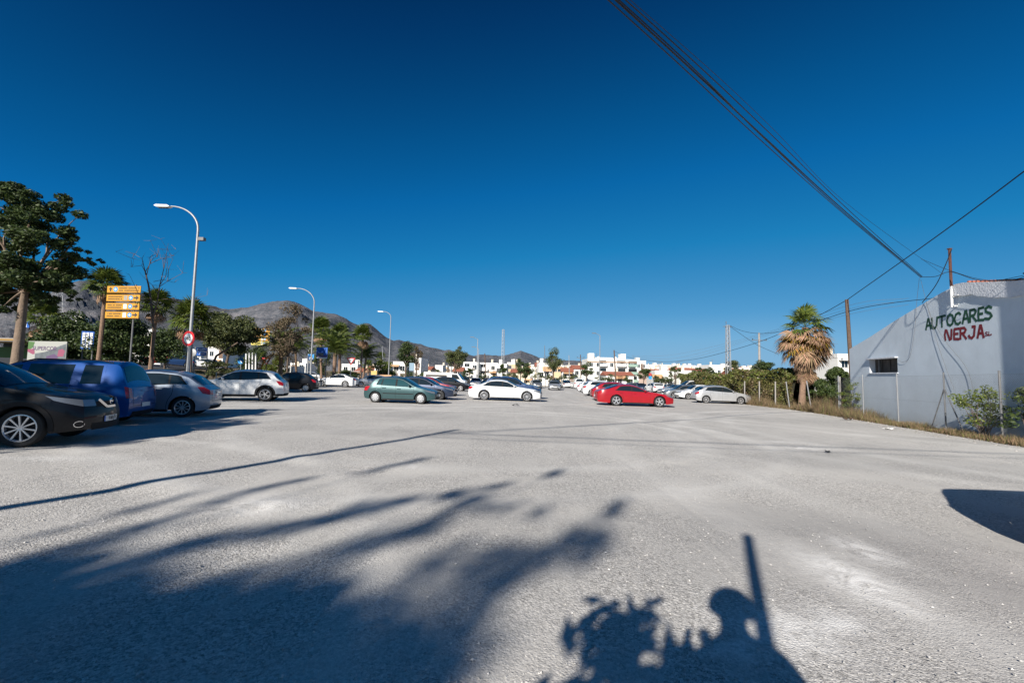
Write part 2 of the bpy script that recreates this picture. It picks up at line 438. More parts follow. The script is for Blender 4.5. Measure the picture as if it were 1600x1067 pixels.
# loose stones on the gravel (stuff)
def stones(name, n, sampler, smin, smax, material, label):
    base = np.array([(1, 0, 0), (-1, 0, 0), (0, 1, 0), (0, -1, 0), (0, 0, .8), (0, 0, -.5)], float)
    tri = np.array([(0, 2, 4), (2, 1, 4), (1, 3, 4), (3, 0, 4), (2, 0, 5), (1, 2, 5), (3, 1, 5), (0, 3, 5)])
    px, py = sampler(n)
    sz = smin + (smax - smin) * rng.random(n) ** 3
    a = rng.random(n) * 6.28
    ca, sa = np.cos(a), np.sin(a)
    b = base[None] * (0.6 + 0.8 * rng.random((n, 6, 1))) * sz[:, None, None]
    bx = b[..., 0] * ca[:, None] - b[..., 1] * sa[:, None]; by = b[..., 0] * sa[:, None] + b[..., 1] * ca[:, None]
    pts = np.stack([bx + px[:, None], by + py[:, None], b[..., 2] * 0.7 + gz(px, py)[:, None] + 0.006], -1)
    me = quads_mesh(name, pts[:, tri].reshape(-1, 3, 3), material, k=3)
    return tag(link_mesh(name, me), label, kind='stuff')
mst = mat('stone_grey', (0.46, 0.45, 0.43), 0.9, island=0.45)
def samp_near(n):
    r = 2.0 + 10 * rng.random(n) ** 1.3; a = R(-52) + R(104) * rng.random(n)
    return r * np.sin(a), r * np.cos(a)
stones('loose_gravel', 9000, samp_near, 0.003, 0.012, mst, 'small loose stones scattered over the gravel near the camera')
def samp_edge(n):
    y = 11 + 30 * rng.random(n); return fence_x(y) - 0.6 - 1.2 * rng.random(n) ** 2, y
stones('verge_stones', 1500, samp_edge, 0.008, 0.045, mat('rubble', (.36, .34, .31), .95, island=.5), 'pale stones and rubble along the foot of the wire fence')

# road beyond the left verge
road_m = mat('asphalt', (0.055, 0.055, 0.058), 0.9, noise=(2, 0.2))
mb = MB()
path = [(-27, -20), (-30, 10), (-38, 40), (-50, 70), (-66, 105), (-90, 160)]
pp = [Vector((*p, 0)) for p in path]
def lerp_path(t):
    k = min(int(t), len(pp) - 2); return pp[k].lerp(pp[k + 1], t - k)
us = np.linspace(0, len(pp) - 1 - 1e-6, 60); vs = np.linspace(-4.5, 4.5, 5)
def rf(u, v):
    p = lerp_path(u); q = lerp_path(min(u + 0.05, len(pp) - 1 - 1e-6)); t = (q - p)
    if t.length < 1e-6: t = Vector((-0.4, 1, 0))
    t.normalize(); n = Vector((t.y, -t.x, 0)); w = p + n * v
    return (w.x, w.y, gzf(w.x, w.y) + 0.05)
mb.grid(rf, us, vs)
tag(mb.build('road', road_m), 'asphalt road beyond the trees left of the car park', kind='structure')

# ------------------------------------------------------------------ mountains
ridge = [(-700, 500), (-400, 470), (-150, 462), (0, 456), (60, 462), (110, 447), (150, 457), (205, 464), (260, 470), (320, 480), (350, 484), (380, 480), (400, 474), (420, 471), (440, 468), (452, 470), (470, 478), (486, 487), (500, 488), (520, 491), (537, 497), (548, 505), (560, 509), (566, 505), (574, 506), (584, 514), (600, 526), (612, 533), (620, 530), (634, 534), (655, 538), (690, 547), (720, 550), (745, 558), (760, 562), (800, 575), (900, 582)]
ridge2 = [(600, 592), (660, 580), (700, 566), (735, 558), (748, 554), (765, 555), (785, 556), (800, 552), (813, 548), (825, 552), (842, 559), (860, 562), (880, 563), (905, 564), (925, 568), (960, 575), (1010, 584), (1080, 592)]
def mountain(name, ridge, Dr, Db, seed, material, label, amp):
    pxs = np.concatenate([np.linspace(ridge[0][0], ridge[-1][0], 420)])
    tops = np.interp(pxs, [r[0] for r in ridge], [r[1] for r in ridge])
    nr = 90
    VV = np.zeros((len(pxs), nr, 3))
    for i, (px, ty) in enumerate(zip(pxs, tops)):
        top = P(px, ty, Dr); r = ray(px, 590)
        x0 = r.x * Dr
        ts = np.linspace(-0.25, 1, nr)       # -0.25..0 is the far slope behind the ridge
        for j, t in enumerate(ts):
            D = Dr + (Db - Dr) * t
            VV[i, j] = (r.x * D, D, 0)
            k = (1 - t) ** 1.25 if t >= 0 else 1 + t * 1.6
            VV[i, j, 2] = k * (top.z)
    x, y = VV[..., 0], VV[..., 1]
    ts = np.linspace(-0.25, 1, nr)[None, :]
    w = np.sin(np.pi * np.clip(ts, 0, 1)) ** 0.6
    n = np.zeros_like(x); a = 1.0; s = 900.0
    for o in range(6):
        nn = vnoise(x / s + seed, y / (s * 1.6) + seed, seed + o)
        n += a * (1 - np.abs(2 * nn - 1) * 1.2); a *= 0.52; s *= 0.48
    VV[..., 2] += (n - 0.9) * amp * w * np.clip(VV[..., 2].max(1, keepdims=True) / 400, 0.2, 1.4)
    fine = (vnoise(x / 45, y / 45, seed + 20) - 0.5) * 9 + (vnoise(x / 18, y / 18, seed + 22) - 0.5) * 5
    VV[..., 2] += fine
    VV[:, -1, 2] = -30
    n1, n2 = len(pxs), nr
    ii, jj = np.meshgrid(np.arange(n1 - 1), np.arange(n2 - 1), indexing='ij')
    F = np.stack([ii * n2 + jj, ii * n2 + jj + 1, (ii + 1) * n2 + jj + 1, (ii + 1) * n2 + jj], -1).reshape(-1, 4)
    me = bpy.data.meshes.new(name)
    me.from_pydata(VV.reshape(-1, 3).tolist(), [], F.tolist())
    me.polygons.foreach_set('use_smooth', [True] * len(me.polygons))
    me.materials.append(material)
    tag(link_mesh(name, me), label, kind='structure')
def rock_material():
    m = bpy.data.materials.new('hazy_mountain_rock'); m.use_nodes = True
    nt = m.node_tree; N = nt.nodes; Lk = nt.links; b = N['Principled BSDF']; b.inputs['Roughness'].default_value = 1; b.inputs['Specular IOR Level'].default_value = 0.1
    tc = N.new('ShaderNodeTexCoord')
    n = N.new('ShaderNodeTexNoise'); n.inputs['Scale'].default_value = 0.006; n.inputs['Detail'].default_value = 9; n.inputs['Roughness'].default_value = 0.7
    n2 = N.new('ShaderNodeTexNoise'); n2.inputs['Scale'].default_value = 0.04; n2.inputs['Detail'].default_value = 6; n2.inputs['Roughness'].default_value = 0.75
    Lk.new(tc.outputs['Object'], n.inputs['Vector']); Lk.new(tc.outputs['Object'], n2.inputs['Vector'])
    cr = N.new('ShaderNodeValToRGB'); e = cr.color_ramp.elements
    e[0].position = 0.36; e[0].color = (0.048, 0.060, 0.068, 1); e[1].position = 0.66; e[1].color = (0.255, 0.24, 0.245, 1)
    e2 = e.new(0.5); e2.color = (0.118, 0.125, 0.142, 1)  # bluish tint of the rock colour stands in for distance haze
    ad = N.new('ShaderNodeMath'); ad.operation = 'ADD'; s1 = N.new('ShaderNodeMath'); s1.operation = 'MULTIPLY'; s1.inputs[1].default_value = 0.5; s2 = N.new('ShaderNodeMath'); s2.operation = 'MULTIPLY'; s2.inputs[1].default_value = 0.5
    Lk.new(n.outputs[0], s1.inputs[0]); Lk.new(n2.outputs[0], s2.inputs[0]); Lk.new(s1.outputs[0], ad.inputs[0]); Lk.new(s2.outputs[0], ad.inputs[1]); Lk.new(ad.outputs[0], cr.inputs[0]); Lk.new(cr.outputs[0], b.inputs['Base Color'])
    bp = N.new('ShaderNodeBump'); bp.inputs['Distance'].default_value = 14; bp.inputs['Strength'].default_value = 0.9; Lk.new(n2.outputs[0], bp.inputs['Height']); Lk.new(bp.outputs[0], b.inputs['Normal'])
    return m
rock = rock_material()
mountain('mountain_ridge', ridge, 3600, 1300, 3, rock, 'rocky grey mountain ridge with the high peak at left', 150)
mountain('distant_hills', ridge2, 5200, 2600, 11, rock, 'low distant hills with a rounded summit behind the town', 70)
# ------------------------------------------------------------------ cars
TEMPL = {
 'hatch': dict(L=4.0, W=1.70, H=1.46, wf=0.80, wr=3.30, wrad=0.305,
   top=[(0, .68), (.04, .73), (.22, .80), (.75, .90), (1.0, .95), (1.35, 1.17), (1.75, 1.38), (2.1, 1.45), (2.6, 1.46), (3.1, 1.41), (3.4, 1.31), (3.62, 1.16), (3.84, .99), (3.94, .93), (4.0, .86)],
   belt=[(0, .64), (.3, .76), (1.0, .90), (2.0, .94), (3.2, 1.02), (3.75, .97), (4.0, .83)],
   ws=(1.06, 1.72), rw=(3.42, 3.80), doors=(1.12, 2.12, 3.02), win=[(1.17, 1.17, 2.06, 2.06), (2.14, 2.14, 2.88, 2.86), (2.93, 2.92, 3.32, 3.12)]),
 'compact': dict(L=3.83, W=1.66, H=1.43, wf=0.74, wr=3.18, wrad=0.292,
   top=[(0, .64), (.04, .69), (.22, .75), (.8, .87), (1.0, .93), (1.4, 1.18), (1.75, 1.36), (2.05, 1.42), (2.6, 1.43), (3.0, 1.40), (3.22, 1.33), (3.42, 1.14), (3.58, .97), (3.74, .90), (3.83, .82)],
   belt=[(0, .60), (.3, .72), (1.0, .87), (2.0, .90), (3.2, .95), (3.6, .90), (3.83, .79)],
   ws=(1.04, 1.72), rw=(3.25, 3.56), doors=(1.10, 2.08, 2.88), win=[(1.12, 1.12, 2.03, 2.03), (2.12, 2.12, 2.84, 2.78), (2.9, 2.84, 3.1, 2.96)]),
 'sedan': dict(L=4.85, W=1.86, H=1.44, wf=0.90, wr=3.78, wrad=0.34,
   top=[(0, .66), (.05, .73), (.3, .81), (1.0, .90), (1.4, .96), (1.8, 1.17), (2.2, 1.36), (2.6, 1.43), (3.0, 1.435), (3.4, 1.39), (3.85, 1.21), (4.15, 1.07), (4.4, 1.02), (4.72, .99), (4.79, .95), (4.85, .88)],
   belt=[(0, .62), (.3, .76), (1.2, .90), (3.0, .95), (4.2, .98), (4.65, .94), (4.85, .85)],
   ws=(1.45, 2.22), rw=(3.45, 4.05), doors=(1.45, 2.56, 3.52), win=[(1.55, 1.55, 2.52, 2.52), (2.60, 2.60, 3.42, 3.36), (3.46, 3.42, 3.95, 3.55)]),
 'coupe': dict(L=4.80, W=1.86, H=1.40, wf=0.92, wr=3.63, wrad=0.34,
   top=[(0, .64), (.05, .70), (.3, .78), (1.0, .88), (1.5, .95), (1.9, 1.15), (2.3, 1.32), (2.7, 1.395), (3.1, 1.395), (3.5, 1.33), (3.95, 1.18), (4.3, 1.04), (4.6, 1.0), (4.72, .96), (4.80, .86)],
   belt=[(0, .60), (.3, .73), (1.2, .88), (3.0, .95), (4.2, .98), (4.6, .94), (4.80, .83)],
   ws=(1.52, 2.32), rw=(3.5, 4.2), doors=(1.52, 2.66, 3.5), win=[(1.7, 1.7, 2.62, 2.62), (2.70, 2.70, 3.66, 3.34)]),
 'suv': dict(L=4.38, W=1.81, H=1.60, wf=0.88, wr=3.53, wrad=0.345,
   top=[(0, .76), (.04, .84), (.22, .94), (1.0, 1.06), (1.2, 1.12), (1.6, 1.38), (1.95, 1.54), (2.4, 1.60), (3.1, 1.59), (3.6, 1.54), (3.85, 1.45), (4.1, 1.22), (4.28, 1.08), (4.38, .98)],
   belt=[(0, .70), (.3, .88), (1.1, 1.02), (2.5, 1.06), (3.5, 1.13), (4.05, 1.10), (4.38, .94)],
   ws=(1.2, 1.95), rw=(3.88, 4.18), doors=(1.25, 2.33, 3.3), win=[(1.35, 1.35, 2.28, 2.28), (2.36, 2.36, 3.14, 3.1), (3.2, 3.16, 3.72, 3.45)]),
 'mpv': dict(L=4.25, W=1.72, H=1.66, wf=0.82, wr=3.50, wrad=0.315,
   top=[(0, .70), (.05, .80), (.3, .91), (.8, 1.0), (1.0, 1.06), (1.4, 1.36), (1.75, 1.58), (2.1, 1.65), (3.3, 1.66), (3.9, 1.64), (4.02, 1.58), (4.12, 1.34), (4.18, 1.12), (4.22, 1.03), (4.25, .98)],
   belt=[(0, .66), (.3, .83), (1.0, 1.0), (3.0, 1.02), (4.0, 1.03), (4.25, .95)],
   ws=(1.03, 1.76), rw=(4.03, 4.175), doors=(1.08, 2.05, 3.02), win=[(1.15, 1.15, 1.98, 1.98), (2.12, 2.12, 3.0, 3.0), (3.2, 3.2, 3.62, 3.58)]),
 'van': dict(L=4.9, W=1.9, H=1.98, wf=0.9, wr=3.9, wrad=0.33,
   top=[(0, .8), (.05, .95), (.4, 1.05), (.8, 1.15), (1.0, 1.25), (1.5, 1.7), (1.85, 1.92), (2.2, 1.98), (4.5, 1.98), (4.75, 1.93), (4.82, 1.7), (4.87, 1.3), (4.9, 1.1)],
   belt=[(0, .75), (.3, .97), (1.0, 1.15), (4.5, 1.2), (4.8, 1.15), (4.9, 1.05)],
   ws=(1.02, 1.85), rw=(4.77, 4.86), doors=(1.1, 2.1, 3.2), win=[(1.2, 1.2, 2.05, 2.05), (2.2, 2.2, 3.2, 3.2), (3.3, 3.3, 4.4, 4.35)]),
}
def text_mesh(name, curve, parent):      # flat lettering as a real mesh
    tmp = bpy.data.objects.new('tmp_text', curve); col.objects.link(tmp)
    bpy.context.view_layer.update()
    me = bpy.data.meshes.new_from_object(tmp.evaluated_get(bpy.context.evaluated_depsgraph_get()))
    bpy.data.objects.remove(tmp); bpy.data.curves.remove(curve)
    return link_mesh(name, me, parent)
_wheel_cache = {}
def wheel_meshes(rad, width, style, rimmat):
    key = (round(rad, 3), style, rimmat.name)
    if key in _wheel_cache: return _wheel_cache[key]
    rr = rad * (0.70 if style != 'cap' else 0.64)
    w = width / 2
    t = MB()
    t.lathe([(rr - .01, -w * .9), (rr + .01, -w), (rad - .025, -w), (rad - .004, -w * .75), (rad, -w * .4), (rad, w * .4), (rad - .004, w * .75), (rad - .025, w), (rr + .01, w), (rr - .01, w * .9)], 32, 'Y')
    t.lathe([(.001, -w * .15), (rr, -w * .15)], 24, 'Y', mi=0)
    tyre = t.mesh('tyre', M['rubber'], 40)
    r = MB()
    r.lathe([(rr + .004, -w * .98), (rr - .012, -w * 1.0), (rr - .022, -w * .9), (rr - .03, -w * .3)], 32, 'Y')
    if style == 'cap':
        r.lathe([(.001, -w * .95), (rr * .45, -w * 1.0), (rr * .8, -w * .93), (rr * .97, -w * .9)], 24, 'Y')
        for k in range(7):
            a = 2 * math.pi * k / 7
            c = Vector((math.cos(a) * rr * .72, -w * .99, math.sin(a) * rr * .72))
            r.box(c, (rr * .28, .01, rr * .1), 1, Matrix.Rotation(-a, 3, 'Y'))
    else:
        n = {'five': 5, 'ten': 10, 'twin': 10, 'seven': 7}[style]
        r.lathe([(.001, -w * .9), (rr * .17, -w * .92), (rr * .22, -w * .7), (rr * .22, 0)], 16, 'Y')
        for k in range(n):
            a = 2 * math.pi * k / n
            if style == 'twin': a = 2 * math.pi * (k // 2) / 5 + (0.17 if k % 2 else -0.17)
            w0, w1 = {'five': (rr * .2, rr * .30), 'seven': (rr * .13, rr * .16), 'ten': (rr * .09, rr * .12), 'twin': (rr * .09, rr * .13)}[style]
            q = Matrix.Rotation(-a, 3, 'Y')
            vs = []
            for (u, ww, yy) in ((rr * .12, w0, -w * .88), (rr * .99, w1, -w * .93)):
                for dz in (-1, 1):
                    for dy in (0, .035):
                        vs.append(q @ Vector((u, 0, dz * ww / 2)) + Vector((0, yy + dy, 0)))
            r.add(vs, [(0, 2, 6, 4), (1, 5, 7, 3), (0, 4, 5, 1), (2, 3, 7, 6), (0, 1, 3, 2), (4, 6, 7, 5)])
    rim = r.mesh('rim', [rimmat, M['dark']], 35)
    _wheel_cache[key] = (tyre, rim)
    return tyre, rim

def make_car(T, pmat, label, cat='car', name='parked_car', wheel=('front', -1), at=(0, 0), heading=0.0, L=None, H=None, W=None,
             rim='five', rimmat=None, cladding=False, glass=None, rails=False, group='cars parked on the gravel', plate_text=None,
             detail=1, front='plain', tailst='plain', clad_top=0.34, mould=False, trim=None):
    t = TEMPL[T]
    Lx = L or t['L']; kx = Lx / t['L']; Hx = H or t['H']; kz = Hx / t['H']; W_ = W or t['W']; hw = W_ / 2
    glass = glass or M['glass']; rimmat = rimmat or M['alloy']; trim = trim or M['dark']
    sg = np.linspace(0, Lx, 500)
    def curve(pts, sig):
        s = np.array([p[0] * kx for p in pts]); z = np.array([p[1] * kz for p in pts])
        y = np.interp(sg, s, z)
        k = int(sig / (Lx / 500)); ker = np.exp(-np.linspace(-2, 2, 2 * k + 1) ** 2); ker /= ker.sum()
        yp = np.concatenate([y[0] + (y[0] - y[k:0:-1]), y, y[-1] + (y[-1] - y[-2:-k - 2:-1])])
        return np.convolve(yp, ker, 'valid')
    topc = curve(t['top'], .10); beltc = curve(t['belt'], .10)
    beltc = np.minimum(beltc, topc - .012)
    top = lambda s: float(np.interp(s, sg, topc)); belt = lambda s: float(np.interp(s, sg, beltc))
    wf, wr, wrad = t['wf'] * kx, t['wr'] * kx, t['wrad']
    zs = .19 if T not in ('suv',) else .24
    arch = wrad + .055
    def plan(s):
        k = 1.0
        a = .75; 
        if s < a: k -= .20 * (1 - s / a) ** 2.6
        b = .6
        if s > Lx - b: k -= (.17 if T not in ('mpv', 'van') else .085) * (1 - (Lx - s) / b) ** 2.3
        return hw * k
    def yside(s, z):
        zb = belt(s); p = plan(s)
        if z <= zb:
            u = max(0, (z - zs) / max(.05, zb - zs))
            return p * (.945 + .055 * math.sin(math.pi * min(1, .16 + .62 * u))) - .022 * max(0, u - .8) / .2 * p
        y0 = p * (.945 + .055 * math.sin(math.pi * .78)) - .022 * p
        dz = z - zb
        return y0 - dz * .26 - dz * dz * .25
    def redge(s):
        tz, bz = top(s), belt(s)
        return tz - min(.09, (tz - bz) * .55)
    def nose(z): return .10 * (max(0, (z - .50 * kz)) / .4) ** 1.5 + .03 * (max(0, .42 - z) / .25) ** 2
    def tailo(z): return .05 * (max(0, (z - .55 * kz)) / .4) ** 1.5 + .08 * (max(0, .45 - z) / .25) ** 2
    def xx(s, z):
        x = Lx / 2 - s
        if s < .6: x -= nose(z) * (1 - s / .6) ** 2
        if s > Lx - .6: x += tailo(z) * (1 - (Lx - s) / .6) ** 2
        return x
    def S(s, z, off=0.0): return (xx(s, z), -(yside(s, z) + off), z)      # right side (-y)
    def TP(s, v, off=0.0):
        ze = redge(s); ye = yside(s, ze); z = ze + (top(s) - ze) * (1 - abs(v) ** 2.6)
        s2 = min(max(s, .03), Lx - .03)
        sl = (top(s2 + .02) - top(s2 - .02)) / .04
        n = Vector((sl, 0, 1)).normalized() * off
        return (xx(s, z) + n.x, v * ye, z + n.z)
    def FC(y, z, off=0.0, rear=False):
        s = Lx if rear else 0.0
        ye = yside(s, z); b = .13 if not rear else .07
        x = xx(s, z); dx = b * (1 - min(1, (y / ye) ** 2)) + off
        return (x + (dx if not rear else -dx), y, z)
    # columns
    ss = set(np.round(np.arange(0, Lx + .001, .075 if detail else .14), 3)); ss.add(round(Lx, 3))
    for c in (wf, wr):
        for a in np.linspace(0, math.pi, 15 if detail else 9): ss.add(round(c + arch * math.cos(a), 4))
        ss.add(round(c - arch - .004, 4)); ss.add(round(c + arch + .004, 4))
    for a in (.02, .05, .1, .15, Lx - .02, Lx - .05, Lx - .1): ss.add(a)
    ss = sorted(ss)
    def zbot(s):
        for c in (wf, wr):
            d_ = abs(s - c)
            if d_ <= arch: return max(zs, wrad + math.sqrt(max(0, arch * arch - d_ * d_)))
        return zs + .05 * max(0, (.4 - min(s, Lx - s)) / .4)
    n1, n2 = (7, 4) if detail else (5, 3)
    root = empty(name, label=label, cat=cat, group=group)
    body = MB(); under = MB()
    vsl = [1, .97, .9, .75, .5, .25, 0] if detail else [1, .9, .6, 0]
    rows = []
    for s in ss:
        zb, zt, zr = zbot(s), belt(s), redge(s)
        pts = []
        for i in range(n1 + 1):
            z = zb + (zt - zb) * (i / n1) ** .9
            pts.append(S(s, z))
        for i in range(1, n2 + 1):
            z = zt + (zr - zt) * i / n2; pts.append(S(s, z))
        for v in vsl[1:]:
            p = TP(s, v); pts.append((p[0], -abs(p[1]), p[2]))
        rows.append(pts)
    nr = len(rows[0])
    V = []; Fc = []
    for r in rows:
        V += r
        V += [(p[0], -p[1], p[2]) for p in r[:-1]]
    st = 2 * nr - 1
    def idx(i, j, side): return i * st + (j if (side == 0 or j == nr - 1) else nr + j)
    for i in range(len(rows) - 1):
        for j in range(nr - 1):
            Fc.append((idx(i, j, 0), idx(i, j + 1, 0), idx(i + 1, j + 1, 0), idx(i + 1, j, 0)))
            Fc.append((idx(i, j, 1), idx(i + 1, j, 1), idx(i + 1, j + 1, 1), idx(i, j + 1, 1)))
    body.add(V, Fc)
    for rear in (False, True):
        s = Lx if rear else 0.0
        zl = zbot(s); zh = top(s)
        zz = list(np.linspace(zl, belt(s), 7)) + [zh - .001]
        body.grid(lambda a, b: FC(a * yside(s, b), b, 0, rear), np.linspace(-1, 1, 13), zz)
    body.build('body', pmat, root, 38)
    # floor and wheel housings
    under.box((0, 0, (zs + .5) / 2 + .02), (Lx - .35, W_ - .55, .5 - zs), 0)
    for c in (wf, wr):
        for sd_ in (-1, 1):
            prev = None
            for a in np.linspace(0, math.pi, 11):
                s = c + arch * math.cos(a); z = max(zs, wrad + arch * math.sin(a))
                o = (xx(s, z), sd_ * (yside(s, z) - .004), z); i_ = (xx(s, z), sd_ * (hw - .34), z)
                if prev: under.add([prev[0], prev[1], i_, o], [(0, 1, 2, 3)])
                prev = (o, i_)
    # side mirrored strips of black sill and dark gaps
    under.grid(lambda s, z: S(s, z, .004), [wf + arch + .02, Lx / 2, wr - arch - .02], [zs - .02, zs + .05])
    under.grid(lambda s, z: (lambda p: (p[0], -p[1], p[2]))(S(s, z, .004)), [wf + arch + .02, Lx / 2, wr - arch - .02], [zs - .02, zs + .05])
    under.build('underbody', M['dark'], root)
    def side_patch(mb, sL, sR, zl, zh, off=.004, nu=8, nv=5, mi=0, sides=(-1, 1)):
        for sd_ in sides:
            def f(u, v):
                s = (1 - u) * sL(v) + u * sR(v); z = (1 - v) * zl(s) + v * zh(s)
                p = S(s, z, off); return (p[0], p[1] if sd_ < 0 else -p[1], p[2])
            mb.grid(f, np.linspace(0, 1, nu), np.linspace(0, 1, nv), mi)
    # glass
    def edge(s0, s1): return lambda v: (s0 + (s1 - s0) * v) * kx
    gl = MB(); ws0, ws1 = t['ws'][0] * kx, t['ws'][1] * kx
    gl.grid(lambda u, v: TP(ws0 + (ws1 - ws0) * u, v * .93, .006), np.linspace(0.02, 1, 8), np.linspace(-1, 1, 11))
    gl.build('windshield', glass, root, 40)
    gl = MB(); r0, r1 = t['rw'][0] * kx, t['rw'][1] * kx
    gl.grid(lambda u, v: TP(r0 + (r1 - r0) * u, v * .86, .006), np.linspace(0, 1, 6), np.linspace(-1, 1, 9))
    gl.build('rear_window', glass, root, 40)
    zlo = lambda s: belt(s) + .025
    zhi = lambda s: max(belt(s) + .03, redge(s) - .045)
    for sd_ in (-1, 1):
        for (a, b, c, e) in t['win']:
            g = MB(); side_patch(g, edge(a, b), edge(c, e), zlo, zhi, .006, 9, 4, 0, (sd_,))
            g.build('side_window', glass, root, 40)
    # dark weather strip round the side glass
    dl = MB()
    a0, e0 = t['win'][0][0] - .05, t['win'][-1]
    side_patch(dl, edge(a0, t['win'][0][1] - .05), edge(e0[2] + .07, e0[3] + .06), lambda s: belt(s) + .006, lambda s: max(belt(s) + .008, redge(s) - .025), .003, 22, 4)
    dl.build('window_frame', trim if trim is not M['dark'] else M['black'], root, 40)
    # doors
    d0, d1, d2 = [q * kx for q in t['doors']]
    if detail:
        for sd_ in (-1, 1):
            for (q0, q1, rearc) in ((d0, d1, False), (d1, d2, True)):
                def sr(v, q1=q1, rearc=rearc):
                    if not rearc: return q1
                    z = zs + .06 + v * .6
                    dz = z - wrad
                    lim = wr - math.sqrt(max(0, (arch + .06) ** 2 - dz * dz)) if abs(dz) < arch + .06 else 1e9
                    return min(q1, lim)
                gp = MB(); side_patch(gp, lambda v: q0 - .006, lambda v: sr(v) + .006, lambda s: zs + .05, lambda s: belt(s) - .001, .0035, 12, 8, 0, (sd_,))
                dr = MB(); side_patch(dr, lambda v: q0 + .004, lambda v: sr(v) - .004, lambda s: zs + .062, lambda s: belt(s) - .002, .0095, 12, 8, 0, (sd_,))
                door = dr.build('door', pmat, root, 40)
                gp.build('door_seal', M['dark'], door)
                hx = q1 - .16; hz = belt(hx) - .12
                hb = MB(); p = S(hx, hz, .02); hb.box((p[0], p[1] if sd_ < 0 else -p[1], hz), (.20, .035, .032))
                hb.build('door_handle', pmat if detail > 1 else M['black'], door)
    # mirrors
    for sd_ in (-1, 1):
        mm = MB(); s = ws0 + .32; z = belt(s) + .07; y = yside(s, z)
        x = xx(s, z)
        prof = [(.001, -.005), (.06, .0), (.085, .05), (.075, .12), (.03, .165), (.001, .17)]
        mm.lathe([(r_ * .75, h_ + y + .03) for r_, h_ in prof], 12, 'Y', (x, 0, z))
        mm.v = [(q[0], q[1] * sd_, q[2]) for q in mm.v]
        mm.box((x + .02, sd_ * (y + .02), z - .03), (.08, .10, .03))
        mm.build('door_mirror', pmat, root, 40)
    # headlights / tail lights : wrap side + face
    zf = top(0.12)
    for sd_ in (-1, 1):
        h = MB()
        z0, z1 = zf - .16 * kz, zf - .035
        sweep = .55 if front != 'slim' else .62
        for_ = lambda s: z0 + (s / sweep) * .155
        side_patch(h, lambda v: .0, lambda v: sweep * (.75 + .25 * v), for_, lambda s: z1 + (s / sweep) * .075, .005, 8, 4, 0, (sd_,))
        ye = yside(0, z0)
        h.grid(lambda a, b: FC(sd_ * ye * a, b, .006), np.linspace(.62, .995, 5), np.linspace(z0 + (.03 if front == 'slim' else 0), z1 + .0, 3))
        h.build('headlight', M['lamp'], root, 40)
        tl = MB(); zt = belt(Lx - .25)
        if T in ('sedan', 'coupe'): za, zb_, ln = zt - .20, zt - .03, .32
        elif T == 'mpv': za, zb_, ln = .70, 1.02, .10
        else: za, zb_, ln = zt - .26, zt - .02, .34
        side_patch(tl, lambda v: Lx - ln * (.55 + .45 * v), lambda v: Lx, lambda s: za + (.07 if T in ('hatch', 'suv') else 0) * (Lx - s) / ln, lambda s: min(zb_, belt(s) + .02), .006, 7, 4, 0, (sd_,))
        ye = yside(Lx, za)
        zc = min(zb_, top(Lx - .001) - .02)
        if zc > za: tl.grid(lambda a, b: FC(sd_ * ye * a, b, .007, True), np.linspace(.70 if T != 'mpv' else .84, .995, 4), np.linspace(za, zc, 3))
        tl.build('taillight', M['tail'], root, 40)
    # grille, lower intake, plates
    g = MB(); zg = zf - .05
    g.grid(lambda a, b: FC(a, b, .005), np.linspace(-.42, .42, 9), np.linspace(zg - .13, zg - .03, 3))
    g.grid(lambda a, b: FC(a, b, .005), np.linspace(-.55, .55, 11), np.linspace(.27, .40, 3))
    g.build('grille', M['black'], root, 40)
    g = MB(); g.grid(lambda a, b: FC(a, b, .006, True), np.linspace(-.62, .62, 11), np.linspace(zs + .05, zs + .17, 3)); g.build('rear_diffuser', M['black'], root, 40)
    for rear in (False, True):
        zp = (.46 if not rear else (.52 if T == 'mpv' else .78 if T in ('suv', 'hatch', 'compact') else .60))
        p = MB()
        p.grid(lambda a, b: FC(a, b, .012, rear), np.linspace(-.215, .26, 3), np.linspace(zp - .055, zp + .055, 2))
        o = p.build('number_plate', M['plate'], root)
        q = MB(); q.grid(lambda a, b: FC(a, b, .013, rear), [-.26, -.216] if not rear else [-.26, -.216], np.linspace(zp - .055, zp + .055, 2)); q.build('plate_band', M['blue'], o)
        if plate_text and not rear:
            tc = bpy.data.curves.new('plate_text', 'FONT'); tc.body = plate_text; tc.size = .105; tc.align_x = 'CENTER'; tc.align_y = 'CENTER'; tc.extrude = .001
            tc.materials.append(M['ink']); to = text_mesh('plate_lettering', tc, o)
            pc = FC(.02, zp, .018); to.location = pc; to.rotation_euler = (R(90), 0, R(90)); to.scale = (.85, 1, 1)
    if detail:
        c = MB(); c.grid(lambda a, b: FC(a * yside(Lx, b), b, .0035, True), np.linspace(-.8, .8, 9), [.50 * kz, .512 * kz]); 
        for e_ in (-.8, .8): c.grid(lambda a, b: FC(a * yside(Lx, b), b, .0035, True), [e_ - .006, e_ + .006], np.linspace(.5 * kz, top(Lx) - .03, 4))
        c.build('tailgate_gap', M['dark'], root)
        c = MB(); c.grid(lambda a, b: FC(a, b, .03, True), np.linspace(-.25, .25, 5), [top(Lx) - .10, top(Lx) - .075]); c.build('tailgate_handle', M['chrome'] if T != 'mpv' else pmat, root)
